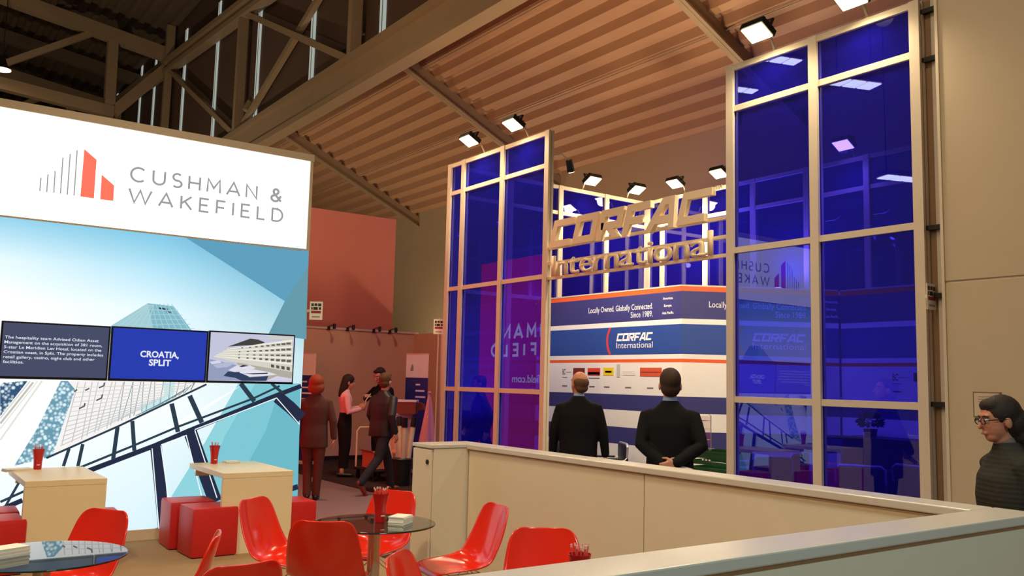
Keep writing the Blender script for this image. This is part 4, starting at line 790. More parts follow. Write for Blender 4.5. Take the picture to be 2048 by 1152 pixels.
# ------------------------------------------------------------------ inside the blue booth: cantilever chairs, counter, crates, stands
M_CHR2 = mat('bright_chrome_tube', (236, 236, 240), .32, metal=.9, var=.02)
def cant_chair(x, y, rz, label, first=[None]):
    if first[0] is not None: return dup(first[0], (x, y, 0), R(rz), label)
    t = thing('cantilever_chair', label, 'chair', (x, y, 0), R(rz), 'black chairs with chrome frames in the booth')
    for s in (-1, 1):
        MB().tube([(-.22, s*.24, .012), (.22, s*.24, .012), (.25, s*.24, .05), (.25, s*.24, .62), (.22, s*.24, .66), (-.20, s*.24, .66), (-.24, s*.24, .70)], .0125, 8).build('chrome_frame', M_CHR2, t, smooth=True)
    MB().rbox((-.22, -.23, .42), (.24, .23, .475), .02).build('seat', M_BLACK, t, smooth=True)
    b = MB(); b.rbox((-.26, -.23, .48), (-.215, .23, .86), .02); b.build('backrest', M_BLACK, t, smooth=True)
    MB().tube([(-.238, -.24, .70), (-.245, -.24, .84), (-.245, -.20, .875), (-.245, .20, .875), (-.245, .24, .84), (-.238, .24, .70)], .016, 8).build('back_tube', M_CHR2, t, smooth=True)
    MB().tube([(-.22, -.24, .012), (-.22, .24, .012)], .0125, 8).build('floor_bar', M_CHROME, t)
    for s in (-1, 1): MB().rbox((-.18, s*.24-.022, .67), (.2, s*.24+.022, .69), .006).build('arm_pad', M_BLACK, t)
    first[0] = t; return t
cant_chair(8.55, 6.75, 65, 'black chair with a chrome loop, left of the post in the right glass wall')
cant_chair(9.15, 6.95, 100, 'black chair behind the chrome loop chair, left bay of the right glass wall')
cant_chair(8.6, 5.50, 30, 'black chair with a bright chrome top bar, middle of the rightmost pane')
cant_chair(9.2, 5.1, -10, 'black chair with a bright chrome top bar, right side of the rightmost pane')
cant_chair(8.05, 8.95, 150, 'black chair with a white-shining arm between the two men in dark suits')
cant_chair(7.9, 9.75, 70, 'black chair glinting through the left glass wall by the letters')
tb = thing('booth_table', 'dark low table among the black chairs behind the right glass wall', 'table', (9.3, 6.0, 0))
MB().rbox((9.30, 5.75, .70), (9.95, 6.40, .73), .01).build('top', M_BLACK, tb, world=True); MB().lathe([(.04, 0), (.04, .69)], (9.62, 6.07, .01), 16).build('column', M_CHROME, tb, world=True, smooth=True); MB().lathe([(.25, 0), (.25, .015)], (9.62, 6.07, .012), 24).build('base', M_CHROME, tb, world=True)
ct_ = thing('dark_counter', 'dark counter along the rear banner wall behind the rightmost pane', 'counter', (10.3, 5.4, 0))
MB().box((10.05, 4.3, .02), (10.5, 6.7, 1.04)).build('body', mat('black_laminate', (24, 22, 28), .4), ct_, world=True, bevel=.004); MB().box((10.0, 4.25, 1.04), (10.54, 6.75, 1.08)).build('top', M_BLACK, ct_, world=True, bevel=.004)
pl = thing('dark_ball', 'dark round ball of small pieces on the booth counter', 'round_shape', (10.25, 6.42, 1.08))  # dark round shape drawn as small pieces on a low base
MB().lathe([(.001, 0), (.07, 0), (.085, .10), (.075, .10), (.001, .08)], (0, 0, 0), 16).build('ball_base', M_BLACK, pl, smooth=True)
b = MB()
for i in range(260):
    a = random.uniform(0, 6.283); e = math.asin(random.uniform(-.7, 1)); rr = random.uniform(.09, .15); d = Vector((math.cos(a)*math.cos(e), math.sin(a)*math.cos(e), math.sin(e)*.75)); c = Vector((0, 0, .20))+d*rr
    s1_ = d.cross(Vector((random.random(), random.random(), random.random()))).normalized()*.022; s2_ = d*.04
    b.add([c-s1_, c-s2_*.3, c+s1_, c+s2_], [(0, 1, 2, 3)])
lf = b.build('ball_pieces', mat('dark_ball_green', (26, 36, 26), .6), pl, recalc=False); lf['kind'] = 'stuff'

def crate(z, label):
    t = thing('crate', label, 'crate', (7.62, 6.62, z), R(4), 'green crates by the booth post')
    m = mat('green_crate_plastic', (14, 74, 34), .4); w, d, h = .2, .28, .235
    b = MB(); b.box((-w, -d, 0), (w, d, .012)); b.build('base', m, t)
    b = MB()
    for s in (-1, 1):
        for z0, z1 in ((.0, .05), (.085, .12), (.155, h)): b.box((-w, s*d-.008, z0), (w, s*d+.008, z1)); b.box((s*w-.008, -d, z0), (s*w+.008, d, z1))
        for q in (-1, 1): b.box((s*w-.014, q*d-.014, 0), (s*w+.014, q*d+.014, h))
    b.build('slatted_walls', m, t); b = MB(); b.box((-w-.014, -d-.014, h-.02), (w+.014, -d+.01, h)); b.box((-w-.014, d-.01, h-.02), (w+.014, d+.014, h)); b.box((-w-.014, -d, h-.02), (-w+.01, d, h)); b.box((w-.01, -d, h-.02), (w+.014, d, h)); b.build('rim', m, t)
    b = MB()
    for k in range(3): b.box((-w-.0165, -.06+k*.045, .13), (-w-.014, -.035+k*.045, .145))
    b.build('white_mark', M_TXTW, t)
    return t
for i, nm in enumerate(('lowest green crate of the stack beside the booth post', 'second green crate from the floor beside the booth post', 'green crate just under the top one of the stack by the post', 'topmost green crate of the stack, right of the man with clasped hands')): crate(.014+i*.238, nm)
ah = thing('acrylic_stand', 'clear acrylic brochure holder standing on the green crates', 'brochure stand', (7.66, 6.76, .966))
MB().tube([(-.05, 0, 0), (.05, 0, 0)], .012, 8).build('foot', M_CHROME, ah); MB().tube([(0, 0, 0), (0, 0, .37), (-.02, .015, .385)], .0055, 8).build('rod', M_CHROME, ah, smooth=True)
for z in (.10, .22, .31): MB().box((-.10, .012, z), (.02, .16, z+.006)).build('shelf', M_ACRYL, ah)
MB().box((.02, .012, .06), (.025, .16, .36)).build('back_sheet', M_ACRYL, ah)

# ------------------------------------------------------------------ stand at the far end of the aisle
M_PINKW = mat('rose_wall_paint', (196, 118, 100), .75, var=.03, scale=2)
pk = thing('tower_wall', 'tall plain reddish tower wall rising behind the far stand', 'wall', (7, 17, 0))
MB().box((4.2, 16.86, 2.2), (8.95, 17.05, 5.14)).build('upper_panel', M_PINKW, pk, world=True); MB().box((4.2, 17.05, .02), (8.9, 17.5, 5.1)).build('core', M_PINKW, pk, world=True)
fw_ = thing('far_stand_wall', 'lower tan back wall of the far stand behind the group of people', 'wall', (8, 16.8, 0))
M_FW = mat('far_stand_paint', (214, 172, 136), .7, var=.03, scale=2)
MB().box((4.2, 16.70, 0), (9.40, 16.78, 2.65)).build('back_panel', M_FW, fw_, world=True); MB().box((9.40, 15.55, 0), (9.48, 16.78, 2.65)).build('return_panel', M_FW, fw_, world=True)
MB().box((4.2, 16.68, .0), (9.39, 16.70, .09)).build('skirting', M_DARK, fw_, world=True)
MB().box((4.2, 16.67, 2.65), (9.5, 16.80, 2.69)).build('top_rail', M_ALU, fw_, world=True)
for i, (x, lb_) in enumerate(((7.40, 'clip-on spotlight on the far stand wall, leftmost'), (7.82, 'clip-on spotlight on the far stand wall, second from the left'), (8.42, 'clip-on spotlight on the far stand wall, third from the left'), (8.80, 'clip-on spotlight on the far stand wall, rightmost'))):
    t = thing('clip_spotlight', lb_, 'lamp', (x, 16.60, 2.69), 0, 'clip-on spotlights on the far stand wall')
    MB().tube([(0, .1, 0), (0, .0, .03), (0, -.18, .03)], .01, 6).build('arm', M_DARK, t); MB().lathe([(.03, 0), (.035, .09), (.02, .11)], (0, -.2, -.05), 10).build('head', M_DARK, t, smooth=True); MB().box((-.03, .06, -.06), (.03, .1, .01)).build('clip', M_DARK, t); MB().lathe([(.001, 0), (.028, 0), (.028, -.004), (.001, -.004)], (0, -.2, -.051), 10).build('lens', M_CARD, t)
def rollup(x, y, rz, w, label, top):
    t = thing('roll_up_banner', label, 'banner', (x, y, 0), R(rz), 'roll-up banners'); h = 2.12
    MB().rbox((-w/2-.02, -.07, .0), (w/2+.02, .07, .07), .01).build('base', M_ALU, t); MB().box((-w/2, -.004, .07), (w/2, .0, h-.42)).build('blue_sheet', mat('rollup_blue', (34, 44, 124), .5), t); MB().box((-w/2, -.004, h-.42), (w/2, .0, h)).build('white_sheet', M_CARD, t)
    MB().box((-w/2, -.01, h), (w/2, .01, h+.02)).build('top_bar', M_ALU, t); MB().tube([(0, .03, .05), (0, .02, h)], .008, 6).build('rear_pole', M_ALU, t)
    for i, wd2 in enumerate((.10, .2, .22, .12)): MB().box((-.02, -.006, h-.56-i*.11), (-.02+wd2*w/.5, -.004, h-.53-i*.11)).build('printed_line', M_TXTW, t)
    MB().prism([(-.15, 0), (-.08, 0), (-.08, .08), (-.115, .13), (-.15, .03)], (0, -.004, h-.3), EX, EZ, -EY, .002).build('printed_mark', M_TXTG, t)
    return t
rollup(7.95, 13.95, -66, .50, 'blue roll-up banner with a white head beside the tube bin', 0)
rollup(6.72, 16.2, -60, .55, 'blue roll-up banner half hidden at the right edge of the lightbox', 0)
M_BEIGEP = mat('cream_paint', (226, 200, 164), .5)
pt = thing('plinth', 'white plinth carrying a brown box beside the walking man', 'plinth', (7.34, 13.42, 0))
MB().box((7.18, 13.26, .01), (7.50, 13.58, 1.06)).build('body', M_WHITE, pt, world=True, bevel=.004); MB().box((7.17, 13.25, 1.06), (7.51, 13.59, 1.08)).build('top', M_WHITE, pt, world=True, bevel=.003)
bx = thing('brown_box', 'reddish brown box with a pale lid on the white plinth', 'box', (7.36, 13.36, 1.08), R(-36))
MB().box((-.24, -.18, 0), (.24, .18, .21)).build('body', mat('brown_card', (132, 62, 36), .7), bx, bevel=.004); MB().box((-.25, -.19, .2), (.25, .19, .235)).build('lid', M_CARD, bx, bevel=.004)
MB().prism([(0, 0), (.16, .02), (.12, .12), (.02, .14)], (.25, -.02, .06), (.8, -.5, 0), EZ, (.5, .8, 0), .05).build('flap', mat('brown_card', (132, 62, 36)), bx)
bn = thing('tube_bin', 'dark mesh bin on the floor holding rolled paper tubes', 'bin', (6.80, 12.35, 0))
MB().lathe([(.001, .012), (.15, .012), (.19, .42), (.18, .42), (.14, .03), (.001, .03)], (0, 0, 0), 20).build('mesh_wall', M_DARK, bn, smooth=True); MB().lathe([(.19, 0), (.197, .01), (.19, .02)], (0, 0, .41), 20).build('rim', M_BLACK, bn)
for i, (dx, dy, lx, ly, lb_) in enumerate(((-.08, .05, -.14, .10, 'paper tube leaning at the left of the tube bin'), (.0, -.06, -.02, -.06, 'paper tube standing in the middle of the tube bin'), (.08, .0, .10, -.04, 'paper tube leaning at the right of the tube bin'), (.02, .08, .05, .14, 'paper tube at the back of the tube bin'))):
    t = thing('paper_tube', lb_, 'tube', (6.80+dx, 12.35+dy, .035), 0, 'paper tubes in the bin')
    MB().tube([(0, 0, 0), (lx, ly, .90)], .042, 12).build('tube_body', mat('kraft_white_tube', (226, 198, 172), .7), t, smooth=True); MB().tube([(lx*.98, ly*.98, .88), (lx*1.16, ly*1.16, 1.03)], .047, 12).build('end_cap', M_BLACK, t, smooth=True)
tr_ = thing('platform_trolley', 'platform trolley with a cream tube handle between the woman and the walking man', 'trolley', (6.85, 13.25, 0), R(-90))
MB().rbox((-.38, -.24, .15), (.38, .24, .19), .01).build('deck', M_DARK, tr_)
for sx in (-1, 1):
    for sy in (-1, 1):
        w_ = MB(); w_.tube([(sx*.3, sy*.19-.015, .06), (sx*.3, sy*.19+.015, .06)], .055, 14); w_.box((sx*.3-.02, sy*.19-.025, .06), (sx*.3+.02, sy*.19+.025, .15)); w_.build('castor', M_BLACK, tr_)
MB().tube([(-.37, -.2, .19), (-.38, -.2, .78), (-.38, -.15, .84), (-.38, .15, .84), (-.38, .2, .78), (-.37, .2, .19)], .016, 8).build('handle', M_BEIGEP, tr_, smooth=True)
bx2 = thing('carton', 'open tan carton sitting on the platform trolley', 'carton', (6.85, 13.2, .192), R(-90))
mkc = mat('tan_carton', (206, 130, 92), .8)
b = MB(); b.box((-.24, -.18, 0), (.24, .18, .01)); b.box((-.24, -.18, 0), (-.23, .18, .26)); b.box((.23, -.18, 0), (.24, .18, .26)); b.box((-.24, -.18, 0), (.24, -.17, .26)); b.box((-.24, .17, 0), (.24, .18, .26)); b.build('walls', mkc, bx2)
for s in (-1, 1): MB().bar((-.235, s*.18, .26), (-.235+.47, s*.18, .26), .002, .004).build('edge', mkc, bx2); MB().prism([(-.24, 0), (.24, 0), (.22, .1), (-.22, .1)], (0, s*.18, .26), EX, Vector((0, s*.75, .45)), EZ, .004).build('flap', mkc, bx2)
dc = thing('draped_cloth', 'pale pink cloth hanging in a tall cone in front of the blue roll-up banner', 'cloth', (7.40, 12.55, 0))
vs = []; NA = 28; hs = [(0.02, .20), (.3, .17), (.7, .125), (1.05, .07), (1.35, .03), (1.45, .006)]
for z, rr in hs:
    for k in range(NA):
        a = 2*math.pi*k/NA; q = rr*(1+.16*math.sin(5*a)+.05*math.sin(9*a+z*3)); vs.append((q*math.cos(a), q*math.sin(a), z))
MB().add(vs, [(i*NA+k, i*NA+(k+1) % NA, (i+1)*NA+(k+1) % NA, (i+1)*NA+k) for i in range(len(hs)-1) for k in range(NA)]).build('folds', mat('pink_cloth', (226, 150, 146), .85), dc, smooth=True)
MB().lathe([(.02, 0), (.03, .03), (.001, .05)], (0, 0, 1.43), 12).build('knot', mat('pink_cloth', (226, 150, 146)), dc, smooth=True)

# ------------------------------------------------------------------ people: closed shapes merged into continuous skins, clothes over them
def rotv(p, yaw=0, pitch=0, roll=0, piv=(0, 0, 0)):
    m = Matrix.Rotation(yaw, 3, 'Z') @ Matrix.Rotation(pitch, 3, 'Y') @ Matrix.Rotation(roll, 3, 'X'); c = Vector(piv)
    return m @ (Vector(p)-c) + c
class Fig:
    def __init__(s): s.L = {}
    def g(s, k):
        if k not in s.L: s.L[k] = MB()
        return s.L[k]
    def ell(s, k, c, r, T=None, nu=18, nv=11):
        vs = [(c[0], c[1], c[2]-r[2])]; fs = []
        for j in range(1, nv):
            t = -math.pi/2+math.pi*j/nv
            for i in range(nu):
                a = 2*math.pi*i/nu; vs.append((c[0]+r[0]*math.cos(t)*math.cos(a), c[1]+r[1]*math.cos(t)*math.sin(a), c[2]+r[2]*math.sin(t)))
        vs.append((c[0], c[1], c[2]+r[2])); e = len(vs)-1
        for i in range(nu):
            fs.append((0, 1+(i+1) % nu, 1+i)); fs.append((e, e-nu+i, e-nu+(i+1) % nu))
            for j in range(nv-2): a = 1+j*nu; fs.append((a+i, a+(i+1) % nu, a+nu+(i+1) % nu, a+nu+i))
        if T: vs = [T(v) for v in vs]
        s.g(k).add(vs, fs)
    def limb(s, k, pts, rad, flat=1.0, n=14, T=None):
        """rounded tapering limb through joints"""
        P = [Vector(p) for p in pts]; ring = []
        d0 = (P[1]-P[0]).normalized(); d1 = (P[-1]-P[-2]).normalized()
        st = [(P[0]-d0*rad[0]*q, rad[0]*math.sqrt(max(0, 1-q*q)), d0) for q in (.95, .75, .4)]
        for i, p in enumerate(P):
            d = (P[min(i+1, len(P)-1)]-P[max(0, i-1)]).normalized(); st.append((p, rad[i], d))
            if i < len(P)-1: st.append(((p+P[i+1])/2, (rad[i]+rad[i+1])/2, (P[i+1]-p).normalized()))
        st += [(P[-1]+d1*rad[-1]*q, rad[-1]*math.sqrt(max(0, 1-q*q)), d1) for q in (.4, .75, .95)]
        vs = []; px = None
        for p, r, d in st:
            a = px if px is not None else (Vector((0, 1, 0)) if abs(d.y) < .9 else Vector((1, 0, 0)))
            x = (a-d*a.dot(d)).normalized(); y = d.cross(x); px = x
            for i in range(n): t = 2*math.pi*i/n; vs.append(p+x*r*math.cos(t)+y*r*flat*math.sin(t))
        m = len(st); fs = [(j*n+i, j*n+(i+1) % n, (j+1)*n+(i+1) % n, (j+1)*n+i) for j in range(m-1) for i in range(n)]
        fs += [tuple(range(n-1, -1, -1)), tuple((m-1)*n+i for i in range(n))]
        if T: vs = [T(v) for v in vs]
        s.g(k).add(vs, fs)
    def loft(s, k, rings, n=24, e=2.4, T=None):
        vs = []
        for (x, y, z, a, b) in rings:
            for i in range(n):
                t = 2*math.pi*i/n; c, q = math.cos(t), math.sin(t)
                vs.append((x+a*math.copysign(abs(c)**(2/e), c), y+b*math.copysign(abs(q)**(2/e), q), z))
        m = len(rings); fs = [(j*n+i, j*n+(i+1) % n, (j+1)*n+(i+1) % n, (j+1)*n+i) for j in range(m-1) for i in range(n)]
        fs += [tuple(range(n-1, -1, -1)), tuple((m-1)*n+i for i in range(n))]
        if T: vs = [T(v) for v in vs]
        s.g(k).add(vs, fs)
    def hand(s, k, w, d, pn, side, curl=.6):
        """palm and five separate fingers; w wrist, d hand direction, pn palm normal, side +1 thumb towards d x pn"""
        w = Vector(w); d = Vector(d).normalized(); pn = Vector(pn); pn = (pn-d*pn.dot(d)).normalized(); ac = d.cross(pn)*side
        for q in (-.026, -.009, .009, .026): s.limb(k, [w+ac*q*.5, w+d*.045+ac*q, w+d*.088+ac*q], [.014, .0145, .012], 1.0, 10)
        for i, (q, ln) in enumerate(((.030, .066), (.010, .076), (-.010, .070), (-.029, .054))):
            a = w+d*.086+ac*q; d1 = (d*math.cos(curl*.6)+pn*math.sin(curl*.6)).normalized(); d2 = (d*math.cos(curl*1.5)+pn*math.sin(curl*1.5)).normalized()
            s.limb(k, [a, a+d1*ln*.5, a+d1*ln*.5+d2*ln*.5], [.0095, .0088, .0075], 1.0, 8)
        t0 = w+d*.025+ac*.030; t1 = t0+(d*.6+ac*.7+pn*.3).normalized()*.038; s.limb(k, [t0, t1, t1+(d*.85+ac*.2+pn*.45).normalized()*.034], [.013, .0105, .0085], 1.0, 8)

def skin_mesh(name, b, m, parent, voxel, k, smooth=4):
    me = bpy.data.meshes.new(name); me.from_pydata([tuple(Vector(v)*k) for v in b.v], [], b.f)
    bm = bmesh.new(); bm.from_mesh(me); bmesh.ops.recalc_face_normals(bm, faces=bm.faces); bm.to_mesh(me); bm.free()
    me.materials.append(m); o = bpy.data.objects.new(name, me); COL.objects.link(o)
    r = o.modifiers.new('merge', 'REMESH'); r.mode = 'VOXEL'; r.voxel_size = voxel
    q = o.modifiers.new('soft', 'SMOOTH'); q.factor = .5; q.iterations = smooth
    baked(o); o.data.polygons.foreach_set('use_smooth', [True]*len(o.data.polygons))
    if not o.data.materials: o.data.materials.append(m)
    o.parent = parent; return o

def cloth(name, rgb, rough=.85, var=.1, scale=14): return mat(name, rgb, rough, spec=.2, var=var, scale=scale, bump=.2, bscale=120)
M_SKIN = mat('skin', (206, 146, 116), .5, var=.06, scale=14)
M_SKIN2 = mat('skin_ruddy', (196, 128, 98), .5, var=.08, scale=14)

def knit_ribs(m):
    nt = m.node_tree; b = nt.nodes['Principled BSDF']; tc = nt.nodes.new('ShaderNodeTexCoord'); w = nt.nodes.new('ShaderNodeTexWave'); w.bands_direction = 'Z'
    w.inputs['Scale'].default_value = 13; w.inputs['Distortion'].default_value = 1.2
    bp = nt.nodes.new('ShaderNodeBump'); bp.inputs['Strength'].default_value = .18; bp.inputs['Distance'].default_value = .008
    nt.links.new(tc.outputs['Object'], w.inputs['Vector']); nt.links.new(w.outputs['Fac'], bp.inputs['Height']); nt.links.new(bp.outputs[0], b.inputs['Normal'])

def person(label, loc, yaw, H, P):
    k = H/1.75; F = Fig(); vx = P.get('voxel', .0085)
    t = thing('person', label, 'person', loc, R(yaw))
    lean = P.get('lean', 0.0); wide = P.get('wide', 1.0)
    up = lambda p: rotv(p, 0, lean, 0, (0, 0, .95))
    HY, HP_ = R(P.get('head_yaw', 0)), R(P.get('head_pitch', 0))
    HS = P.get('head', 1.07)
    def T(p): q = Vector((-.01, 0, 1.51)); return up(rotv(q+(Vector(p)-q)*HS, HY, HP_, 0, (-.01, 0, 1.50)))
    # head and neck
    F.ell('body', (-.008, 0, 1.652), (.098, .077, .098), T); F.ell('body', (.022, 0, 1.600), (.074, .064, .086), T); F.ell('body', (.052, 0, 1.545), (.036, .042, .032), T)
    F.limb('body', [(.092, 0, 1.638), (.108, 0, 1.604)], [.010, .0145], 1.0, 10, T); F.ell('body', (.088, 0, 1.568), (.014, .026, .011), T); F.ell('body', (.078, 0, 1.662), (.016, .05, .012), T)
    for s in (-1, 1): F.ell('body', (-.008, s*.079, 1.612), (.020, .010, .032), T)
    F.limb('body', [up((-.012, 0, 1.40)), up((-.010, 0, 1.47)), T((.0, 0, 1.56))], [.064, .056, .054], 1.0, 16)
    # trunk
    ww = wide
    F.loft('body', [(-.0, 0, .86, .085, .13), (0, 0, .98, .085, .125), (0, 0, 1.1, .08, .115*ww), (0, 0, 1.25, .09, .13*ww), (-.005, 0, 1.34, .080, .14*ww), (-.01, 0, 1.41, .055, .10), (-.01, 0, 1.45, .045, .05)], T=up)
    legs = P.get('legs', {'L': ((.02, .095, .49), (-.02, .10, .085)), 'R': ((.02, -.095, .49), (-.02, -.10, .085))})
    arms = P['arms']
    for s, q in (('L', 1), ('R', -1)):
        kn, an = Vector(legs[s][0]), Vector(legs[s][1]); hip = Vector((0, q*.085, .90))
        F.limb('body', [hip, kn, an], [.078, .05, .036]); fd = Vector(legs[s][2]) if len(legs[s]) > 2 else Vector((1, q*.12, 0)); fd.normalize()
        F.limb('body', [an+Vector((0, 0, -.035)), an+fd*.12+Vector((0, 0, -.05))], [.03, .025])
        if P['bottom'][0] == 'trousers': F.limb('bottom', [hip+Vector((0, 0, .02)), hip*.5+kn*.5, kn, kn*.45+an*.55, an+Vector((0, 0, -.01))], [.100, .088, .070, .062, .058])
        if P['bottom'][0] == 'slim': F.limb('bottom', [hip+Vector((0, 0, .02)), hip*.5+kn*.5, kn, kn*.45+an*.55, an], [.098, .085, .062, .056, .044])
        F.limb('shoe'+s, [an-fd*.045+Vector((0, 0, -.045)), an+fd*.06+Vector((0, 0, -.05)), an+fd*.175+Vector((0, 0, -.058))], [.040, .040, .030], .95)
        if P.get('heels'): F.limb('shoe'+s, [an-fd*.06+Vector((0, 0, -.04)), an-fd*.07+Vector((0, 0, -.08))], [.014, .008])
        sh = up((-.008, q*.178*ww, 1.375)); sb = up((-.008, q*.15*ww, 1.375)); el, wr = Vector(arms[s][0]), Vector(arms[s][1])
        F.limb('body', [sb, sb*.5+el*.5, el, wr], [.036, .036, .033, .026])
        hdv = Vector(arms[s][2]) if len(arms[s]) > 2 else (wr-el); pn = Vector(arms[s][3]) if len(arms[s]) > 3 else Vector((0, -q, 0))
        F.hand('body', wr+hdv.normalized()*.012, hdv, pn, P.get('thumb', 1)*q, arms[s][4] if len(arms[s]) > 4 else .5)
        sr = P.get('sleeve', .012)
        F.limb('top', [up((-.010, q*.13*ww, 1.375)), sh, sh*.5+el*.5, el, el*.5+wr*.5, wr-(wr-el).normalized()*.012], [.062, .060+sr*.4, .054+sr*.6, .047+sr*.7, .041+sr*.8, .036+sr*.8])
    if P['bottom'][0] in ('trousers', 'slim'): F.loft('bottom', [(0, 0, .80, .115, .165), (-.01, 0, .9, .125, .172), (0, 0, 1.0, .112, .158), (0, 0, 1.06, .10, .145)])
    if P['bottom'][0] == 'skirt':
        a = legs['L'][1]; F.loft('bottom', [(0, 0, .16, .085, .095), (0, 0, .35, .085, .105), (.01, 0, .52, .10, .125), (0, 0, .75, .115, .155), (-.012, 0, .9, .125, .165), (0, 0, 1.02, .108, .146), (0, 0, 1.11, .100, .136)], T=up)
    hem = P.get('hem', .80); b_ = P.get('bulk', 0); tf = P.get('slim', 1.0)
    F.loft('top', [(-.0, 0, hem, (.130+b_)*tf, (.188+b_)*tf), (-.005, 0, max(hem+.005, .92), (.128+b_)*tf, (.182+b_)*tf), (0, 0, max(hem+.01, 1.06), (.118+b_)*tf, (.170*ww+b_)*tf), (0, 0, 1.2, (.124+b_)*(tf+1)/2, (.182*ww+b_)*(tf+1)/2), (-.005, 0, 1.31, .122+b_*.6, .192*ww+b_*.5), (-.012, 0, 1.375, .105, .188*ww), (-.016, 0, 1.42, .088, .158*ww), (-.018, 0, 1.455, .074, .112), (-.016, 0, 1.485, .070, .080), (-.014, 0, 1.505, .064, .068)], T=up)
    # collar and hair
    if P.get('collar'): F.limb('collar', [up((-.014, 0, 1.46)), T((-.008, 0, 1.508))], [.064, .060], 1.0, 18)
    hk = P['hair'][0]
    if hk == 'short': F.ell('hair', (-.020, 0, 1.664), (.098, .083, .096), T); F.ell('hair', (-.045, 0, 1.60), (.062, .075, .065), T); F.ell('hair', (.045, 0, 1.722), (.045, .06, .028), T)
    if hk == 'ring':
        F.ell('hair', (-.034, 0, 1.640), (.082, .084, .070), T); F.ell('hair', (-.050, 0, 1.590), (.054, .072, .055), T)
    if hk == 'bob': F.ell('hair', (-.022, 0, 1.660), (.112, .104, .106), T); F.ell('hair', (-.040, 0, 1.582), (.092, .112, .090), T)
    if hk == 'long': F.ell('hair', (-.018, 0, 1.662), (.104, .088, .098), T); F.loft('hair', [(-.07, 0, 1.36, .03, .06), (-.065, 0, 1.45, .05, .085), (-.05, 0, 1.55, .07, .09), (-.04, 0, 1.65, .08, .088)], T=T)
    if hk == 'wavy':
        F.ell('hair', (-.022, 0, 1.664), (.104, .088, .100), T); F.ell('hair', (.030, 0, 1.712), (.056, .066, .040), T); F.ell('hair', (-.07, 0, 1.60), (.085, .085, .095), T); F.ell('hair', (-.095, 0, 1.53), (.070, .078, .075), T); F.ell('hair', (-.10, 0, 1.46), (.055, .07, .06), T)
    mats = {'body': P.get('skin', M_SKIN), 'top': P['top'][1], 'bottom': P['bottom'][1], 'shoeL': P.get('shoes', M_BLACK), 'shoeR': P.get('shoes', M_BLACK), 'hair': P['hair'][1], 'collar': P.get('collar') or M_CARD}
    names = {'body': 'body', 'top': P['top'][0], 'bottom': {'trousers': 'trousers', 'slim': 'trousers', 'skirt': 'skirt'}[P['bottom'][0]], 'shoeL': 'shoe', 'shoeR': 'shoe', 'hair': 'hair', 'collar': 'shirt_collar'}
    res = {}
    for key, b in F.L.items():
        res[key] = skin_mesh(names[key], b, mats[key], t, (P.get('body_voxel', .007) if key == 'body' else vx)*1.0, k, 3 if key in ('body', 'hair') else 5)
    # face details
    me_ = mat('eye_white', (236, 230, 222), .3); md_ = mat('eye_dark', (34, 24, 20), .3); ml = mat('lips', (168, 82, 72), .5)
    for s in (-1, 1):
        e = Fig(); e.ell('e', (.082, s*.030, 1.634), (.013, .014, .010), T, 10, 7); b = e.L['e']; b.v = [tuple(Vector(v)*k) for v in b.v]; eo = b.build('eye', me_, res['body'], smooth=True)
        e = Fig(); e.ell('e', (.0935, s*.030, 1.634), (.0035, .006, .006), T, 8, 6); b = e.L['e']; b.v = [tuple(Vector(v)*k) for v in b.v]; b.build('iris', md_, res['body'], smooth=True)
        b = MB(); b.tube([T((.092, s*.014, 1.656))*k, T((.091, s*.032, 1.661))*k, T((.078, s*.050, 1.654))*k], .0045*k, 6); b.build('eyebrow', P['hair'][1], res['body'], smooth=True)
    e = Fig(); e.ell('e', (.0985, 0, 1.567), (.006, .022, .0055), T, 12, 6); b = e.L['e']; b.v = [tuple(Vector(v)*k) for v in b.v]; b.build('mouth', ml, res['body'], smooth=True)
    if P.get('glasses'):
        b = MB()
        for s in (-1, 1):
            pts = [T((.103, s*(.033+.024*math.cos(a)), 1.633+.017*math.sin(a)))*k for a in [i*math.pi/8 for i in range(17)]]; b.tube(pts, .0028*k, 6)
            b.tube([T((.101, s*.057, 1.638))*k, T((.06, s*.076, 1.638))*k, T((-.012, s*.084, 1.632))*k], .0030*k, 6)
        b.tube([T((.106, -.009, 1.637))*k, T((.106, .009, 1.637))*k], .0028*k, 6); b.build('glasses', M_BLACK, t, smooth=True)
    return t, (lambda p: T(p)*k), k

M_SUIT = cloth('black_suit', (15, 14, 17)); M_SUIT2 = cloth('charcoal_suit', (17, 16, 19)); M_BROWN = cloth('brown_suit', (86, 62, 58)); M_BROWN2 = cloth('brown_trousers', (96, 62, 54))
M_LEATH = mat('dark_leather_jacket', (30, 28, 32), .5, var=.15, scale=10, bump=.2, bscale=40); M_JEANS = cloth('dark_jeans', (44, 42, 50)); M_KNIT = mat('dark_ribbed_knit', (56, 54, 48), .95, spec=.1, var=.25, scale=40, bump=.6, bscale=90); knit_ribs(M_KNIT)
M_BLOUSE = cloth('pink_blouse', (238, 176, 174), .8, .05); M_SKIRT = cloth('black_skirt', (22, 20, 24)); M_SHIRTB = cloth('pale_blue_shirt', (150, 176, 210), .8, .03)
hairm = lambda n, c: mat(n, c, .6, spec=.3, var=.3, scale=45, bump=.5, bscale=160)
H_BR = hairm('brown_hair', (58, 38, 24)); H_DK = hairm('dark_hair', (44, 32, 26)); H_OR = hairm('auburn_hair', (150, 74, 44)); H_GR = hairm('greying_brown_hair', (96, 66, 44))

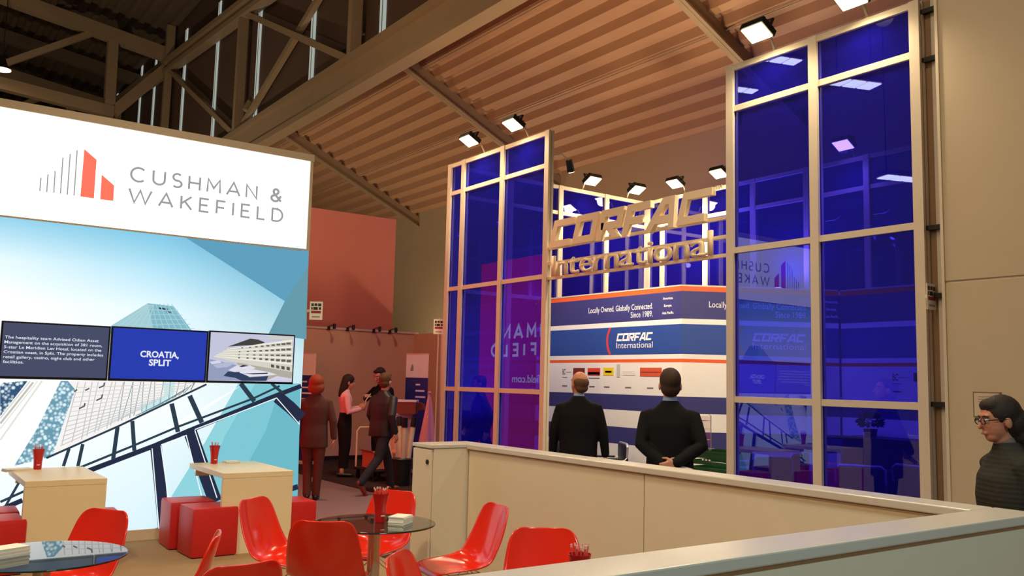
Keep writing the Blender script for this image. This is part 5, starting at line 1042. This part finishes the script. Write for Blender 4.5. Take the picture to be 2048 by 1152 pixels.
person('balding man in a black suit, head turned left, before the striped banner wall', (6.31, 7.46, 0), 44, 1.775,
       dict(arms={'L': ((-.02, .265, 1.13), (.04, .285, .88)), 'R': ((-.02, -.265, 1.13), (.03, -.29, .88))}, wide=1.10, bulk=.022, sleeve=.012, top=('suit_jacket', M_SUIT), bottom=('trousers', M_SUIT), hair=('ring', H_GR), head_yaw=38, head_pitch=-4, collar=M_SHIRTB, skin=M_SKIN2, hem=.76))
person('dark-haired man in a black suit with his hands clasped behind his back', (5.40, 5.21, 0), 42, 1.785,
       dict(arms={'L': ((-.10, .225, 1.15), (-.185, .045, 1.005), (-.05, -1, -.18), (1, 0, 0), .9), 'R': ((-.09, -.255, 1.15), (-.215, -.060, 1.02), (-.1, 1, -.35), (1, 0, .2), .9)}, wide=1.04, bulk=.012, top=('suit_jacket', M_SUIT2), bottom=('trousers', M_SUIT2), hair=('short', H_BR), head_yaw=6, head_pitch=-6, collar=M_SHIRTB, hem=.76, body_voxel=.006))
mg = thing('magazine', 'open magazine held behind the back of the man with clasped hands', 'magazine', (5.40, 5.21, .98), R(42))
def sheet(z0, k):
    vs = []
    for i in range(9):
        u = -1+2*i/8; vs += [(-.205-.03*abs(u)+.01*k, -.16*u-.10, z0-.03-.05*abs(u)**1.6+.004*k), (-.29-.02*abs(u), -.16*u-.11, z0-.09-.05*abs(u)**1.6+.004*k)]
    return vs, [(2*i, 2*i+1, 2*i+3, 2*i+2) for i in range(8)]
for k_, nm, mm in ((0, 'cover', M_CARD), (1, 'page', M_CARD), (2, 'printed_page', mat('printed_page', (150, 144, 136), .6, var=.4, scale=25))):
    vs, fs = sheet(.06, k_); q = MB().add(vs, fs).build(nm, mm, mg, recalc=False); s_ = q.modifiers.new('t', 'SOLIDIFY'); s_.thickness = .0025

pw, TW, kw = person('woman in glasses and dark ribbed cardigan walking left past the beige wall', (5.00, 2.31, 0), 142, 1.625,
       dict(arms={'L': ((-.06, .25, 1.12), (.10, .22, .92)), 'R': ((-.10, -.25, 1.12), (-.02, -.27, .88))}, wide=1.02, bulk=.03, sleeve=.022, lean=.06, top=('cardigan', M_KNIT), bottom=('trousers', M_JEANS), hair=('wavy', H_DK), head_pitch=6, glasses=True, skin=M_SKIN2, hem=.78,
            collar=mat('grey_scarf', (120, 104, 96), .9), legs={'L': ((.12, .09, .50), (.22, .09, .085)), 'R': ((-.02, -.09, .49), (-.28, -.09, .12), (.85, -.1, -.35))}, body_voxel=.0055, vox=.007))
person('person with auburn hair in a brown suit beside the lightbox edge', (4.93, 11.42, 0), 62, 1.67,
       dict(arms={'L': ((-.02, .26, 1.12), (.06, .27, .88)), 'R': ((-.04, -.26, 1.12), (-.02, -.28, .88))}, top=('suit_jacket', M_BROWN), bottom=('trousers', M_BROWN2), hair=('bob', H_OR), hem=.74, bulk=.012, legs={'L': ((.06, .08, .50), (-.06, .06, .10)), 'R': ((.0, -.08, .49), (-.0, -.06, .085))}))
person('woman in a pink blouse and long black skirt reading a sheet of paper', (6.49, 13.77, 0), -18, 1.71,
       dict(arms={'L': ((.02, .24, 1.13), (.23, .11, 1.19), (1, -.2, .6), (0, -1, .3)), 'R': ((.02, -.24, 1.12), (.23, -.10, 1.17), (1, .2, .6), (0, 1, .3))}, top=('blouse', M_BLOUSE), bottom=('skirt', M_SKIRT), hair=('long', H_DK), hem=1.05, sleeve=.004, bulk=-.012, slim=.76, head_pitch=14, heels=True, legs={'L': ((.02, .06, .49), (-.02, .05, .10)), 'R': ((.02, -.06, .49), (-.03, -.05, .10))}))
pp = thing('paper_sheet', 'creased white paper held by the woman in the pink blouse', 'paper', (6.49, 13.77, 0), R(-18))
q = MB().add([(.30, -.13, 1.18), (.30, .13, 1.18), (.35, .14, 1.30), (.33, -.14, 1.31), (.42, .13, 1.40), (.40, -.13, 1.41)], [(0, 1, 2, 3), (3, 2, 4, 5)]).build('sheet', M_CARD, pp, recalc=False); s_ = q.modifiers.new('t', 'SOLIDIFY'); s_.thickness = .002
person('man in a dark leather jacket striding to the right with jeans and brown shoes', (6.12, 11.72, 0), 20, 1.735,
       dict(arms={'L': ((.02, .27, 1.13), (.16, .25, .93)), 'R': ((-.10, -.27, 1.14), (-.03, -.29, .90))}, wide=1.08, bulk=.02, sleeve=.018, lean=.06, top=('leather_jacket', M_LEATH), bottom=('trousers', M_JEANS), hair=('short', H_GR), hem=.82, shoes=mat('brown_shoes', (128, 58, 34), .5), head_yaw=10, legs={'L': ((.24, .09, .50), (.34, .09, .085)), 'R': ((-.16, -.09, .50), (-.50, -.09, .20), (.6, -.1, -.8))}))
person('tall man in a black jacket over a checked shirt looking down at his raised hands', (7.36, 14.15, 0), 196, 1.86,
       dict(arms={'L': ((.06, .30, 1.17), (.27, .08, 1.26), (.7, -.7, .2), (0, 0, -1), .9), 'R': ((.05, -.33, 1.22), (.27, -.07, 1.28), (.7, .7, .2), (0, 0, -1), .9)}, top=('jacket', M_SUIT), bottom=('trousers', M_SUIT), hair=('short', H_DK), head_pitch=26, hem=.86, collar=mat('checked_shirt', (196, 110, 96), .8, var=.35, scale=40)))

# ------------------------------------------------------------------ fill lamps added out of view above the seating area and the aisle
def pendant(loc, label, power, color, angle, target):
    t = thing('unseen_lamp', label, 'lamp', loc, 0, 'unseen lamps above the stands')
    MB().lathe([(.06, .45), (.16, .30), (.30, .05), (.32, .0), (.30, .0), (.14, .28), (.05, .40)], (0, 0, 0), 24).build('shade', M_DARK, t, smooth=True)
    MB().lathe([(.001, .02), (.28, .02), (.28, .035), (.001, .035)], (0, 0, 0), 24).build('lens', glow('unseen_lamp_lens', (255, 236, 200), 8.0), t)
    MB().tube([(0, 0, .45), (0, 0, 3.0)], .012, 6).build('cord', M_DARK, t)
    return spot('unseen_lamp_light', Vector(loc)-Vector((0, 0, .03)), target, power, color, angle, .9, .3, t)
for p, w, c, an, tg, lab in UNSEEN_LAMPS: pendant(p, lab, w, c, an, tg)
def uplight(loc, label, power, color, angle, target):
    t = thing('added_uplight', label, 'lamp', loc, 0, 'added uplights washing the roof')
    MB().rbox((-.16, -.12, .0), (.16, .12, .12), .01).build('housing', M_DARK, t)
    MB().box((-.14, -.10, .12), (.14, .10, .128)).build('lens', M_LENS, t)
    return spot('roof_wash', Vector(loc)+Vector((0, 0, .16)), target, power, color, angle, .9, .25, t)
for p, w, c, an, tg, lab in ADDED_UPLIGHTS: uplight(p, lab, w, c, an, tg)
def inner_spot(loc, label, power, target):
    arm_y = .11 if loc[1] > 7 else -.11
    t = thing('added_spot', label, 'lamp', loc, 0, 'added spots inside the booth')
    d = (Vector(target)-Vector(loc)).normalized()
    MB().tube([(0, 0, 0), tuple(d*.16)], [.045, .055], 14).build('housing', M_DARK, t, smooth=True); MB().tube([tuple(d*.155), tuple(d*.165)], .045, 14).build('lens', M_LENS, t); MB().tube([(0, 0, 0), (-.12, 0, .06), (-.21, arm_y, .06)], .012, 6).build('arm', M_ALU, t)
    return spot('added_spot_light', Vector(loc)+d*.19, target, power, (1, .84, .62), 110, .8, .06, t)
for p, w, tg, lab in ADDED_SPOTS: inner_spot(p, lab, w, tg)

# high hall lamps off to the left, mirrored in the upper blue panes
for x, y, z, lab in ((-1.0, 9.6, 7.6, 'nearest rectangular hall lamp mirrored in the right panes'), (-3.2, 13.0, 9.6, 'second rectangular hall lamp mirrored in the right panes'), (-6.0, 16.5, 10.4, 'third rectangular hall lamp mirrored in the right panes'), (-4.2, 20.0, 12.4, 'fourth rectangular hall lamp mirrored in the right panes'), (-8.4, 21.0, 12.0, 'farthest rectangular hall lamp mirrored in the right panes'), (-5.0, 11.0, 6.6, 'low rectangular hall lamp mirrored in the right panes')):
    t = thing('panel_lamp', lab, 'lamp', (x, y, z), R(20), 'rectangular hall lamps to the left')
    MB().box((-.55, -.22, .02), (.55, .22, .14)).build('housing', M_ALU, t)
    for k in range(3): MB().box((-.5+.35*k, -.18, 0.0), (-.2+.35*k, .18, .02)).build('lens', glow('panel_lens', (240, 246, 255), 9.0), t)
    for k in (-.4, .4): MB().tube([(k, 0, .14), (k, 0, 4.0)], .01, 6).build('cord', M_DARK, t)
